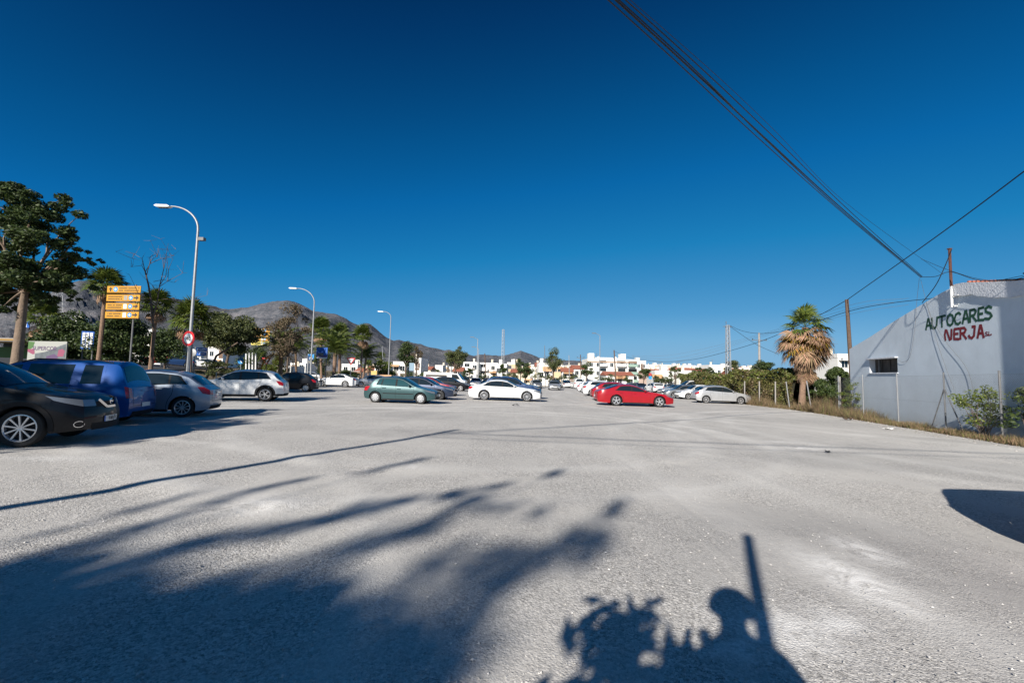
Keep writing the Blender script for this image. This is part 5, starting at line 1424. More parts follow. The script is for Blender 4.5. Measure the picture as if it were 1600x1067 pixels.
pole_simple('leaning wooden utility pole behind the left end of the gable wall', 1334, 640, 1323, 468, 31, .13, M['wood'], name='utility_pole')
pole_simple('dark leaning utility pole in front of the apartment block', 963, 600, 959.5, 547, 84, .13, M['wood'], name='utility_pole')
pole_simple('grey concrete power pole with a crossarm behind the hedge', 1187, 600, 1186, 520, 72, .17, M['concrete'], name='power_pole', arms=((.88, 2.4),))
pole_simple('thin dark pole with a crossbar left of the apartment block', 908, 596, 907, 554, 110, .12, M['wood'], name='utility_pole', arms=((.9, 1.8),))
pole_simple('thin pole halfway between the airy tree and the apartment block', 890, 598, 889, 555, 112, .1, M['galv'], name='light_pole')
pole_simple('tall thin pole rising through the airy tree', 852, 598, 851, 540, 90, .07, M['galv_dark'], name='light_pole')
pole_simple('grey pole left of the lattice tower among the town houses', 759, 598, 757.5, 552, 112, .13, M['wood'], name='utility_pole')
pole_simple('flag pole left of the bright green bushy tree', 607 - 6, 598, 601 - 4, 541, 96, .07, M['galv'], name='light_pole')
for i, (px, yt) in enumerate(((384, 552), (389, 551), (394, 551), (399, 552))):
    pole_simple(['first', 'second', 'third', 'fourth'][i] + ' from the left of the four short white flag poles by the blue arrow sign', px, 598, px + .6, yt, 56, .09, M['signwhite'], name='flag_pole')['group'] = 'short white flag poles'
def mast_double(label, px, D, y_t, arm_side, cat='street lamp'):
    x = X(px, D); z0 = gzf(x, D); t = P(px, y_t, D).z - z0; root = empty('street_lamp', (x, D, z0), label=label, cat=cat, group='street lamps')
    m1 = MB(); m1.tube([(0, 0, 0), (0, 0, t)], [.11, .06], 8); m1.tube([(0, 0, t), (arm_side * .8, 0, t + .35)], [.04, .03], 6); m1.build('pole', M['galv'], root, 40)
    m1 = MB(); m1.box((arm_side * 1.1, 0, t + .38), (.75, .25, .12)); m1.build('lamp_head', M['galv_dark'], root)
mast_double('straight street lamp with a side arm above the white saloon', 745, 88, 530, -1)
mast_double('shorter street lamp next to the one above the white saloon', 747, 94, 545, -1)
mast_double('tall straight street lamp at the left side of the apartment block', 937, 84, 524, -1)
mast_double('slim street lamp left of the feather palm by the second lamp', 480, 70, 545, 1)
def lattice(label, px, D, ytop, w, name='lattice_tower', wt=None, pxt=None, arms=False):
    x = X(px, D); z0 = gzf(x, D); t = P(pxt or px, ytop, D); H_ = t.z - z0; dx = t.x - x
    wt = wt or w * .6; root = empty(name, (x, D, z0), label=label, cat='tower')
    m1 = MB(); n = max(6, int(H_ / (w * 1.1)))
    def c(k, f): ww = (w + (wt - w) * f) / 2; return Vector((((-1, 1, 1, -1)[k]) * ww + dx * f, ((-1, -1, 1, 1)[k]) * ww, H_ * f))
    th = max(.045, D * .0006)
    for k in range(4): m1.bar(c(k, 0), c(k, 1), th * 1.3)
    m1.build('legs', M['galv'], root)
    m1 = MB()
    for i in range(n):
        f0, f1 = i / n, (i + 1) / n
        for k in range(4):
            k2 = (k + 1) % 4; m1.bar(c(k, f0), c(k2, f1), th * .8); m1.bar(c(k, f1), c(k2, f1), th * .7)
    m1.build('bracing', M['galv'], root)
    if arms:
        m1 = MB(); m1.bar((dx - .2, 0, H_ + .1), (dx - .2, 0, H_ + .5), .06); m1.bar((dx - .6, 0, H_ * .98), (dx + .6, 0, H_ * .98), .07); m1.build('crossarm', M['galv_dark'], root)
    return root
lattice('grey lattice tower standing above the town left of the small hill', 785.5, 140, 515, .95, pxt=786.5)
lattice('near grey lattice power tower rising behind the hedge', 1138.5, 58, 508, .55, pxt=1137, arms=True)
lattice('lattice pylon behind the big dark tree at left', 84, 75, 440, 1.6, pxt=88)

# pole behind the camera at left that throws the long straight shadow, and the overhead lines it carries
tip = G(715, 672); HP = 7.9; Ls = (HP + gzf(-8, -1.5) - tip.z) / math.tan(R(SUN_EL))
pbx, pby = tip.x - Ls * math.sin(R(SUN_AZ)), tip.y - Ls * math.cos(R(SUN_AZ))
pz0 = gzf(pbx, pby)
up = empty('utility_pole', (pbx, pby, pz0), label='wooden utility pole behind the camera that throws the long thin shadow', cat='pole')
m1 = MB(); m1.tube([(0, 0, -.1), (0, 0, HP)], [.12, .085], 10); m1.build('shaft', M['wood'], up, 40)
PT0 = Vector((pbx, pby, pz0 + HP - .45))
def cable(label, pts, r, name='overhead_cable', sag=0, mt_=None, group='overhead cables'):
    P3 = [Vector(p) for p in pts]; out = []
    if len(P3) == 2:
        for t in np.linspace(0, 1, 24): v = P3[0].lerp(P3[1], t); v.z -= sag * 4 * t * (1 - t); out.append(v)
    else:   # Catmull-Rom through the points
        Q = [P3[0] * 2 - P3[1]] + P3 + [P3[-1] * 2 - P3[-2]]
        for i in range(1, len(Q) - 2):
            for t in np.linspace(0, 1, 9)[:-1]:
                a, b, c, d_ = Q[i - 1], Q[i], Q[i + 1], Q[i + 2]
                out.append(.5 * ((2 * b) + (c - a) * t + (2 * a - 5 * b + 4 * c - d_) * t * t + (3 * b - a - 3 * c + d_) * t ** 3))
        out.append(P3[-1])
    m1 = MB(); o0 = out[0]; m1.tube([v - o0 for v in out], r, 5)
    return tag(m1.build(name, mt_ or M['cable'], None, 60, loc=o0), label, 'cable', group)
endp = onwall(1440, 433, .35)
near0 = P(957, -4, 6.3)
def bundle_pt(px, py, D): return P(px, py, D)
B0 = near0 + (near0 - endp) * .55
for i, (o1, o2, r, mid, lab) in enumerate([
    ((0, 0), (0, 0), .015, 0, 'thickest cable of the bundle falling from the top edge to the gable'),
    ((-6, 5), (-1, 1), .010, 7, 'lower cable of the bundle from the top edge, swinging slightly below the thickest'),
    ((12, -3), (1, -1), .010, -9, 'upper cable of the bundle from the top edge to the gable'),
    ((5, 0), (0, 0), .011, 4, 'cable twisted closely round the thickest one of the bundle'),
    ((18, -4), (34, -4), .005, -18, 'thin upper cable leaving the bundle to run on behind the gable pole')]):
    e = onwall(1440 + o2[0], 433 + o2[1], .35 + .05 * i); n0 = P(957 + o1[0], -4 + o1[1], 6.3)
    pts = [PT0 + Vector((0, 0, -.12 * i)), n0, P(1190 + o1[0] * .5, 211 + mid, 10.2), P(1320, 330 + mid * .8, 14.2), e]
    cable(lab, pts, r, name='overhead_cable')
cable('dark cable hanging in a shallow loop from the bundle towards the gable pole', [onwall(1440, 433, .35), onwall(1462, 432, .6), onwall(1486, 425, .3), onwall(1530, 438, .3), onwall(1580, 437, .2), onwall(1604, 432, -.5)], .012)
cable('thin upper line passing behind the gable pole to the chimney', [onwall(1440, 405, .3), onwall(1488, 424, .3), onwall(1545, 438, .4), onwall(1604, 430, -.5)], .008)
cable('steep service cable from the top of the gable pole down to the roof slope', [onwall(1487, 390, .18), onwall(1477, 415, .3), onwall(1462, 446, .4), onwall(1441, 473, .3)], .016)
for i, pts in enumerate([[(455, 180), (442, 300), (430, 450), (405, 590), (370, 618), (345, 608)], [(462, 190), (490, 300), (540, 490), (590, 640), (635, 760)], [(490, 310), (520, 390), (590, 510), (700, 650), (740, 790)]]):
    cable(['loose wire looping down the gable to the shuttered window', 'loose wire falling from the bundle past the letter U to the bush', 'loose wire falling from the roof edge past the red letters'][i],
          [onwall(1300 + a / 3.3333, 380 + b / 3.3333, .05 + (.3 if k == 0 else 0)) for k, (a, b) in enumerate(pts)], .006, name='wall_wire', mt_=M['galv_dark'], group='loose wires on the gable')
# big cable from the right edge past the leaning pole to the far poles
pk = P(1323, 469, 31)
cable('thick cable sloping down from the right edge to the leaning wooden pole', [P(1720, 175, 11.5), P(1600, 268, 14.5), P(1460, 372, 19.5), pk], .022)
cable('thick cable sagging from the leaning wooden pole across to the apartment block', [pk, P(1275, 495, 35), P(1200, 529, 43), P(1137, 549, 52), P(1080, 562, 62), P(1030, 565, 71), P(985, 559, 79), P(960, 549, 84)], .022)
cable('cable from the lattice power tower to the roof slope of the gable building', [P(1139, 508, 58), P(1160, 517, 54), P(1190, 521, 48), P(1240, 514, 41), P(1324, 487, 31), P(1390, 474, 28), P(1460, 466, 25)], .02)
cable('cable dropping from the lattice power tower into the hedge', [P(1139, 509, 58), P(1180, 537, 56), P(1215, 553, 55)], .022)
for i, (a, b) in enumerate(((543, 520), (549, 530), (554, 500))):
    cable(['uppermost', 'middle', 'lowest'][i] + ' of the hair-thin lines above the far town', [P(990, 557 + i, 86), P(1060, a + 10, 84), P(1186, 523 + 2 * i, 72), P(1323, (478, 484, 492)[i], 48), P(1420, (466, 470, 476)[i], 44)], .012, mt_=M['galv_dark'])
# lines crossing behind the camera (their shadows cross the gravel)
PR = Vector((24, pby + .2, gzf(24, pby) + 7.2))
m1 = MB(); rp = empty('utility_pole', (24, pby + .2, gzf(24, 0)), label='second wooden utility pole far right behind the camera', cat='pole'); m1.tube([(0, 0, -.1), (0, 0, 7.6)], [.12, .09], 10); m1.build('shaft', M['wood'], rp, 40)
cable('twisted power cable passing overhead behind the camera', [PT0 + Vector((0, 0, .05)), PR], .026, sag=.25)
cable('telephone cable passing overhead behind the camera, just under the power cable', [PT0 + Vector((0, .1, -.5)), PR + Vector((0, 0, -.3))], .014, sag=.3)

# ------------------------------------------------------------------ signs
def panel(mb, x0, x1, z0, z1, y, mi=0, t=.004): mb.add([(x0, y, z0), (x1, y, z0), (x1, y, z1), (x0, y, z1)], [(0, 1, 2, 3)], mi)
def text_obj(body, size, material, parent, loc, align='CENTER', sx=1.0, name='lettering', off=.004):
    tc = bpy.data.curves.new('lettering', 'FONT'); tc.body = body; tc.size = size; tc.align_x = align; tc.align_y = 'CENTER'; tc.materials.append(material); tc.offset = off
    o = text_mesh(name, tc, parent); o.location = loc; o.rotation_euler = (R(90), 0, 0); o.scale = (sx, 1, 1); return o
def disc(mb, r, y, c=(0, 0), mi=0, n=28): mb.add([(c[0] + r * math.cos(2 * math.pi * k / n), y, c[1] + r * math.sin(2 * math.pi * k / n)) for k in range(n)], [tuple(range(n))], mi)
def speed_sign():
    D = 18.8; c = P(296, 529, D); z0 = gzf(c.x, D); root = empty('speed_limit_sign', (c.x, D, z0), (0, 0, R(-14)), 'round red-bordered speed limit sign reading 40 before the tall lamp', 'sign')
    h = c.z - z0
    m1 = MB(); m1.tube([(0, 0, -.05), (0, 0, h + .3)], .03, 8); m1.build('post', M['galv'], root, 40)
    m1 = MB(); disc(m1, .31, -.05, (0, h)); m1.lathe([(.31, -.05), (.31, -.02)], 28, 'Y', (0, 0, h)); disc(m1, .31, -.02, (0, h)); m1.build('sign_plate', M['red'], root)
    m1 = MB(); disc(m1, .215, -.054, (0, h)); m1.build('sign_face', M['signwhite'], root)
    text_obj('40', .25, M['ink'], root, (0, -.06, h - .005), sx=.95, off=.001)
speed_sign()
def yellow_sign(label, pxc, D, ytop, wpx, rows, postpx, board_h, step, arrows, last_pale=False):
    c = P(pxc, ytop, D); z0 = gzf(c.x, D); root = empty('direction_sign', (c.x, D, z0), (0, 0, R(-6)), label, 'direction sign', 'stacked yellow direction signs')
    w = wpx * D / FPX; H_ = c.z - z0; xp = (X(postpx, D) - c.x)
    m1 = MB(); m1.tube([(xp, .12, -.05), (xp, .12, H_ + .12)], .055, 8); m1.build('post', M['galv_dark'], root, 40)
    for k in range(rows):
        zt = H_ - k * step; zc = zt - board_h / 2
        ymat = M['yellow_pale'] if (last_pale and k == rows - 1) else M['yellow']
        m1 = MB(); m1.box((0, 0, zc), (w, .05, board_h)); b = m1.build('board', ymat, root)
        m1 = MB(); e = .012
        for (a, b_, c_, d_) in ((-w / 2 + .03, w / 2 - .03, zc + board_h / 2 - .045, zc + board_h / 2 - .03), (-w / 2 + .03, w / 2 - .03, zc - board_h / 2 + .03, zc - board_h / 2 + .045)): panel(m1, a, b_, c_, d_, -.027)
        m1.build('border', M['ink'], b)
        kind = arrows[k]; bh = board_h
        m1 = MB()
        if kind == 'up':
            ax = -w / 2 + .25
            m1.add([(ax - .15, -.028, zc), (ax, -.028, zc + bh * .34), (ax + .15, -.028, zc), (ax + .06, -.028, zc), (ax + .05, -.028, zc - bh * .3), (ax - .05, -.028, zc - bh * .3), (ax - .06, -.028, zc)], [(0, 1, 2, 3, 4, 5, 6)])
        else:
            ax = w / 2 - .27
            m1.add([(ax, -.028, zc + .16), (ax + .2, -.028, zc), (ax, -.028, zc - .16), (ax, -.028, zc - .055), (ax - .2, -.028, zc - .045), (ax - .2, -.028, zc + .045), (ax, -.028, zc + .055)], [(0, 1, 2, 3, 4, 5, 6)])
        m1.build('arrow', M['ink'], b)
        m1 = MB()
        if kind == 'up': disc(m1, bh * .36, -.028, (-w / 2 + .62, zc)); 
        else: disc(m1, bh * .34, -.028, (w / 2 - .66, zc))
        m1.build('symbol_disc', M['blue2'], b)
        m1 = MB(); sx = (-w / 2 + .62) if kind == 'up' else (w / 2 - .66); m1.box((sx, -.032, zc), (bh * .4, .004, bh * .12)); m1.box((sx, -.032, zc + .0), (bh * .12, .003, bh * .36)); m1.build('symbol', M['signwhite'], b)
        if kind != 'up':
            m1 = MB(); panel(m1, w / 2 - 1.16, w / 2 - .92, zc - bh * .34, zc + bh * .34, -.028); m1.build('symbol_panel', M['signwhite'] if k > 1 or last_pale else M['concrete'], b)
        # small unreadable words as rows of short dark strokes
        rr = random.Random(k + rows * 7); m1 = MB()
        for row in (.17, -.17):
            xx_ = (-.35 if kind == 'up' else -w / 2 + .12); lim = (w / 2 - .1 if kind == 'up' else w / 2 - 1.3)
            while xx_ < lim:
                l = rr.uniform(.035, .06); 
                if rr.random() > .12: panel(m1, xx_, xx_ + l * .8, zc + row * bh - .05 * bh / .5, zc + row * bh + .05 * bh / .5, -.0275)
                xx_ += l * 1.15
        m1.build('word_row', M['ink'], b)['kind'] = 'stuff'
yellow_sign('big stack of four yellow direction boards at left', 194.5, 30, 447, 58, 4, 200, .45, .57, ['up', 'right', 'right', 'right'])
yellow_sign('second stack of four yellow boards in front of the mountain, lowest board paler', 408, 60, 513, 30, 4, 408, .50, .57, ['right'] * 4, True)
def blue_sign():
    D = 40; c = P(315, 549, D); z0 = gzf(c.x, D); root = empty('blue_direction_sign', (c.x, D, z0), label='blue direction sign with white words right of the 40 sign', cat='sign'); h = c.z - z0; w = .92
    m1 = MB(); m1.tube([(-.6, .05, 0), (-.6, .05, h + .4)], .04, 6); m1.tube([(.5, .05, 0), (.5, .05, h)], .04, 6); m1.build('post', M['galv'], root)
    m1 = MB(); m1.box((0, 0, h + .16), (w, .04, .34)); m1.build('board', M['blue'], root)
    m1 = MB(); m1.box((0, 0, h - .21), (w * .9, .04, .3)); m1.build('board', M['blue'], root)
    m1 = MB()
    for z in (.2, .08, -.2): panel(m1, -.22, .36, h + z - .025, h + z + .025, -.025)
    panel(m1, -.38, -.29, h + .05, h + .24, -.025); m1.build('word_row', M['signwhite'], root)['kind'] = 'stuff'
    m1 = MB(); panel(m1, -.42, -.22, h - .72, h - .45, -.02); panel(m1, -.14, .02, h - .72, h - .45, -.02); m1.build('small_plate', M['signwhite'], root)
blue_sign()
def mirror():
    D = 38; c = P(301, 551, D); z0 = gzf(c.x, D); root = empty('traffic_mirror', (c.x, D, z0), label='round grey back of a traffic mirror beside the foot of the tall lamp', cat='mirror'); h = c.z - z0
    m1 = MB(); m1.tube([(0, .05, 0), (0, .05, h)], .03, 6); m1.build('post', M['galv'], root); m1 = MB(); m1.lathe([(.001, -.03), (.2, -.02), (.31, .0), (.31, .04)], 20, 'Y', (0, 0, h)); m1.build('sign_plate', M['galv'], root, 40)
mirror()
def ped_sign(label, px, py, D, arrow=True):
    c = P(px, py, D); z0 = gzf(c.x, D); root = empty('crossing_sign', (c.x, D, z0), label=label, cat='sign', group='blue crossing signs'); h = c.z - z0
    m1 = MB(); m1.tube([(0, .04, 0), (0, .04, h + .3)], .035, 6); m1.build('post', M['galv'], root)
    m1 = MB(); m1.box((0, 0, h), (.62, .03, .62)); m1.build('sign_plate', M['blue2'], root)
    m1 = MB(); m1.add([(-.24, -.02, h - .2), (.24, -.02, h - .2), (0, -.02, h + .24)], [(0, 1, 2)]); m1.build('sign_triangle', M['signwhite'], root)
    m1 = MB(); m1.add([(-.03, -.024, h - .16), (.04, -.024, h - .16), (.02, -.024, h + .1), (-.02, -.024, h + .1)], [(0, 1, 2, 3)]); m1.build('symbol', M['ink'], root)
    if arrow:
        m1 = MB(); disc(m1, .32, -.02, (0, h - .68)); m1.build('arrow_disc', M['blue2'], root)
        m1 = MB(); m1.add([(-.17, -.024, h - .56), (-.12, -.024, h - .5), (.1, -.024, h - .74), (.16, -.024, h - .68), (.18, -.024, h - .88), (-.02, -.024, h - .86), (.04, -.024, h - .8)], [(0, 1, 2, 3, 4, 5, 6)]); m1.build('arrow', M['signwhite'], root)
ped_sign('blue square crossing sign with a round blue arrow sign below, left of the flag poles', 377, 553, 46)
ped_sign('single blue crossing sign at the foot of the second lamp post', 486, 558, 48, False)
def tri_sign(label, px, py, D, back=False, s=.5):
    c = P(px, py, D); z0 = gzf(c.x, D); root = empty('yield_sign', (c.x, D, z0), (0, 0, R(0)), label, 'sign', 'triangular yield signs'); h = c.z - z0
    m1 = MB(); m1.tube([(0, .04, 0), (0, .04, h + .2)], .035, 6); m1.build('post', M['galv'], root)
    m1 = MB(); m1.prism([(-s, h + s * .55), (s, h + s * .55), (0, h - s * 1.1)], -.02, .02); m1.build('sign_plate', M['red'], root)
    m1 = MB(); k = .62; m1.add([(-s * k, -.026, h + s * .36), (s * k, -.026, h + s * .36), (0, -.026, h - s * .7)], [(0, 1, 2)]); m1.build('sign_face', M['signwhite'], root)
tri_sign('yield sign under the sparse palms, behind the white rounded car', 548.5, 563, 52)
tri_sign('yield sign half in shade between the flag poles and the feather palm', 416.5, 563, 50)
def stop_like():
    D = 70; c = P(1016, 585, D); z0 = gzf(c.x, D); root = empty('no_entry_sign', (c.x, D, z0), label='small red round sign over a blue plate in front of the green tree', cat='sign'); h = c.z - z0
    m1 = MB(); m1.tube([(0, .04, 0), (0, .04, h + .2)], .04, 6); m1.build('post', M['galv'], root); m1 = MB(); disc(m1, .25, -.02, (0, h)); m1.build('sign_plate', mat('faded_red', (.35, .05, .05), .6), root)
    m1 = MB(); m1.box((0, 0, h - .5), (.45, .03, .45)); m1.build('lower_plate', M['blue2'], root)
stop_like()
def board(label, x0, x1, y0, y1, D, material, name='advertising_board', cat='billboard', extra=None, legs=True, rot=0):
    a = P(x0, y1, D); b = P(x1, y0, D); cx = (a.x + b.x) / 2; z0 = gzf(cx, D); w = b.x - a.x; h0, h1 = a.z - z0, b.z - z0
    root = empty(name, (cx, D, z0), (0, 0, R(rot)), label, cat)
    m1 = MB(); m1.box((0, 0, (h0 + h1) / 2), (w, .08, h1 - h0)); m1.build('panel', material, root)
    if legs:
        for s_ in (-.4, .4): m1 = MB(); m1.tube([(s_ * w, .1, 0), (s_ * w, .1, h1)], .05, 6); m1.build('leg', M['galv_dark'], root)
    if extra: extra(root, w, h0, h1)
    return root
pink = mat('poster_pink', (.25, .06, .11), .6); pgreen = mat('poster_green', (.06, .14, .035), .6); pgrey = mat('poster_grey', (.13, .15, .165), .6, noise=(2, .5)); pviolet = mat('poster_violet', (.09, .05, .12), .6)
def poster(root, w, h0, h1):
    H_ = h1 - h0
    def q(pts, m_, nm, y=-.045):
        m1 = MB(); m1.add([(-w / 2 + a * w, y, h0 + b * H_) for a, b in pts], [tuple(range(len(pts)))]); m1.build(nm, m_, root)
    q([(.0, .62), (.0, .98), (.17, .96), (.13, .7), (.06, .62)], pgreen, 'print_leaves'); q([(0, .5), (0, .64), (.07, .62), (.17, .66), (.19, .4), (.14, .38)], pink, 'print_flower')
    q([(.2, .03), (.2, .42), (.45, .5), (.62, .62), (.83, .8), (.99, .9), (.99, .03)], pgrey, 'print_photo'); q([(.5, .05), (.5, .3), (.7, .42), (.8, .3), (.78, .05)], pviolet, 'print_shadow', -.047); q([(.78, .3), (.8, .6), (.9, .66), (.97, .55), (.93, .3)], pink, 'print_blossom', -.047)
    text_obj('SUPERCOR', H_ * .26, pviolet, root, (-w * .06, -.05, h0 + H_ * .66), sx=.95)
board('long poster board, white on top, with a pink flower at its left end', 40, 108, 534, 566, 33, mat('shaded_poster_paper', (.33, .34, .31), .7), extra=poster, rot=-4)  # paper colour greyed to carry the shade of the tree
def stripes(root, w, h0, h1):
    for k in range(3): m1 = MB(); m1.box((-w * .3 + w * .3 * k, -.05, (h0 + h1) / 2), (w * .22, .02, (h1 - h0) * .86)); m1.build('board_plank', M['white'], root)
board('tilted white notice panel with a blue left edge behind the tall slender palm', 128, 146, 518, 545, 34, M['blue'], extra=stripes, rot=20)
board('wide pale blue hoarding low behind the thin leaning palm', 216, 256, 543, 554, 52, mat('hoarding_blue', (.12, .32, .55), .5), name='hoarding', legs=True)
board('dark blue narrow hoarding panel between the pale blue and the white ones', 254, 258, 538, 555, 51.5, M['blue'], name='hoarding', legs=False)
def h_plate(root, w, h0, h1): m1 = MB(); m1.box((w * .1, -.05, h0 - (h1 - h0) * .02), (w * .35, .02, (h1 - h0) * .4)); m1.build('teal_plate', mat('plate_teal', (.12, .42, .40), .5), root)
board('large white hoarding behind the bushy palm and the 40 sign', 259, 295, 538, 554, 51, M['white'], name='hoarding', extra=h_plate)
def b_print(root, w, h0, h1):
    m1 = MB(); m1.box((-w * .1, -.05, h0 + (h1 - h0) * .35), (w * .55, .02, (h1 - h0) * .3)); m1.build('print_white', pgrey, root)
    m1 = MB(); m1.box((0, -.05, h0 + (h1 - h0) * .06), (w * .98, .02, (h1 - h0) * .1)); m1.build('print_strip', M['signwhite'], root)
    m1 = MB(); m1.box((0, -.052, h0 + (h1 - h0) * .2), (w * .9, .02, (h1 - h0) * .12)); m1.build('print_violet', pviolet, root)
board('blue and white advertising board beside the date palm', 494, 512, 543, 560, 50, M['blue'], extra=b_print)
board('grey-blue information panel behind the dark fir-like tree', 639, 647, 567, 579, 66, mat('panel_bluegrey', (.20, .30, .38), .5), name='information_panel', cat='sign')
# clothes / recycling shapes near the left verge
m1 = MB(); p_ = P(554, 590, 60); m1.lathe([(.28, 0), (.3, 1.6), (.25, 1.95), (.2, 2.0)], 12); 
m1 = MB(); x = X(585, 60); m1.box((0, 0, 1.0), (.75, .6, 2.0)); tag(m1.build('ticket_column', mat('ochre_paint', (.62, .42, .14), .7), None, loc=(x, 60, gzf(x, 60))), 'ochre column standing behind the tail of the teal hatchback', 'column')
m1 = MB(); x = X(595, 61); m1.box((0, 0, .75), (2.4, .5, 1.5)); tag(m1.build('ochre_wall', mat('ochre_wall', (.5, .30, .17), .8), None, loc=(x, 62, gzf(x, 62))), 'low ochre wall right of the ochre column', 'wall')
m1 = MB(); x = X(216, 30); a = P(216, 576, 30); m1.box((0, 0, (a.z - gzf(x, 30)) / 2), (2.6, .25, a.z - gzf(x, 30))); m1.build
tag(m1.build('orange_wall', mat('orange_wall', (.42, .15, .07), .8), None, loc=(x, 31, gzf(x, 31))), 'low orange wall behind the roof of the blue family car', 'wall')
x = X(1084, 62); m1 = MB(); m1.box((0, 0, 1.5), (3.2, .12, 2.6)); tag(m1.build('green_screen', mat('green_screen', (.03, .17, .08), .8), None, loc=(x, 62, gzf(x, 62))), 'green fabric screen at the far end of the hedge', 'screen')
# low verge fence at left
vf = empty('verge_fence', (-17.2, 20, gzf(-17.2, 20)), label='low wire fence along the left verge behind the parked cars', cat='fence'); vo = Vector((-17.2, 20, gzf(-17.2, 20)))
pv = []
for k in range(16):
    y = 14 + k * 3.2; x = -16.4 - (y - 8) * .2; z = gzf(x, y); pv.append(Vector((x, y, z)) - vo)
    m1 = MB(); m1.tube([pv[-1], pv[-1] + Vector((0, 0, 1.3))], .03, 6); m1.build('post', M['galv'], vf)
m1 = MB()
for a, b in zip(pv[:-1], pv[1:]):
    for h in (.3, .6, .9, 1.25): m1.bar(a + Vector((0, 0, h)), b + Vector((0, 0, h)), .012)
m1.build('wires', M['galv_dark'], vf)

# ------------------------------------------------------------------ buildings of the town
WH = [mat('house_white', (.78, .77, .73), .85, noise=(.3, .06)), mat('house_cream', (.72, .64, .50), .85, noise=(.3, .08)), mat('house_ochre', (.62, .46, .28), .85, noise=(.3, .08)), mat('house_pale_pink', (.66, .50, .42), .85)]
def win_mesh(w, h, nm):
    m1 = MB(); m1.box((0, 0, 0), (w, .06, h), 0)
    for (c, s_) in (((0, -.02, h / 2 + .03), (w + .16, .12, .06)), ((0, -.02, -h / 2 - .03), (w + .16, .16, .06)), ((-w / 2 - .03, -.02, 0), (.06, .12, h)), ((w / 2 + .03, -.02, 0), (.06, .12, h)), ((0, -.02, 0), (.05, .1, h))): m1.box(c, s_, 1)
    return m1.mesh(nm, [M['glass'], M['signwhite']])
WM = win_mesh(.95, 1.1, 'window'); WM2 = win_mesh(1.3, 1.95, 'window')
AWN = mat('awning_sand', (.50, .30, .16), .8); SHUT = mat('shutter_brown', (.14, .08, .05), .7)
def house(label, x0, x1, ytop, D, wi=0, floors=2, roof='flat', depth=8, rot=0, cols=None, balc=False, seed=0, name='house', group='white houses of the town', big=False, extra=None, nowin=False):
    rs = random.Random(seed + 5)
    a = P(x0, ytop, D); b = P(x1, ytop, D); w = b.x - a.x; cx = (a.x + b.x) / 2; z0 = gzf(cx, D); H_ = a.z - z0
    if roof == 'tile': Hw = H_ - min(1.3, depth * .14)
    else: Hw = H_
    root = empty(name, (cx, D + depth / 2, z0), (0, 0, R(rot)), label, 'house' if not big else 'building', group)
    m1 = MB(); m1.box((0, 0, Hw / 2 - .2), (w, depth, Hw + .4)); m1.build('wall', WH[wi], root)
    if roof == 'tile':
        m1 = MB(); m1.prism([(-depth / 2 - .3, Hw - .02), (depth / 2 + .3, Hw - .02), (0, H_)], -w / 2 - .25, w / 2 + .25, 0, 'YZ'); m1.build('roof', tile_m, root)
    else:
        m1 = MB()
        for (c, s_) in (((0, -depth / 2 + .1, Hw + .3), (w + .04, .2, .7)), ((0, depth / 2 - .1, Hw + .3), (w + .04, .2, .7)), ((-w / 2 + .1, 0, Hw + .3), (.2, depth - .42, .7)), ((w / 2 - .1, 0, Hw + .3), (.2, depth - .42, .7))): m1.box(c, s_)
        m1.build('parapet', WH[0], root)
        if rs.random() < .6:
            m1 = MB(); m1.box((rs.uniform(-.3, .3) * w, rs.uniform(-.2, .3) * depth, Hw + .9), (min(2.2, w * .3), 2, 1.9)); m1.build('roof_hut', WH[0], root)
    if not nowin:
        fh = Hw / floors; cols_ = cols or max(2, int(w / 2.9))
        for f in range(floors):
            for c in range(cols_):
                if rs.random() < .12: continue
                xx_ = -w / 2 + w * (c + .5) / cols_; zz_ = fh * f + fh * .55
                me_ = WM2 if (balc and c % 2 == 0) else WM
                link_mesh('window', me_, root, (xx_, -depth / 2 - .03, zz_))
                if balc and c % 2 == 0:
                    m1 = MB(); m1.box((xx_, -depth / 2 - .55, fh * f + .12), (2.4, 1.1, .14)); m1.box((xx_, -depth / 2 - 1.05, fh * f + .6), (2.4, .08, .85)); m1.build('balcony', WH[0], root)
    if not nowin:      # the small things that break up the white walls
        fh = Hw / floors
        for q in range(rs.randint(1, 3)):
            u = rs.uniform(-.4, .4) * w; zf_ = fh * rs.randint(0, floors - 1)
            kind = rs.random()
            if kind < .4:
                m1 = MB(); m1.prism([(-depth / 2 - 1.1, zf_ + fh * .72), (-depth / 2 - .02, zf_ + fh * .95), (-depth / 2 - .02, zf_ + fh * .9)], u - 1.1, u + 1.1, 0, 'YZ'); m1.build('awning', AWN, root)
            elif kind < .7:
                m1 = MB(); m1.box((u, -depth / 2 - .18, zf_ + fh * .3), (.8, .32, .6)); m1.build('air_conditioner', M['concrete'], root)
            else:
                m1 = MB(); m1.box((u, -depth / 2 - .05, zf_ + fh * .5), (1.0, .08, 1.9)); m1.build('door', SHUT, root)
        m1 = MB(); cxh = rs.uniform(-.35, .35) * w; m1.box((cxh, 1.0, Hw + 1.0), (.5, .5, 1.3)); m1.box((cxh, 1.0, Hw + 1.7), (.62, .62, .1)); m1.build('chimney', WH[1], root)
        m1 = MB(); ax_ = rs.uniform(-.4, .4) * w; m1.tube([(ax_, 0, Hw), (ax_, 0, Hw + 2.6)], .03, 4); m1.bar((ax_ - .6, 0, Hw + 2.5), (ax_ + .6, 0, Hw + 2.5), .04); m1.bar((ax_ - .4, 0, Hw + 2.2), (ax_ + .4, 0, Hw + 2.2), .03); m1.build('aerial', M['galv_dark'], root)
    if extra: extra(root, w, H_, depth)
    return root
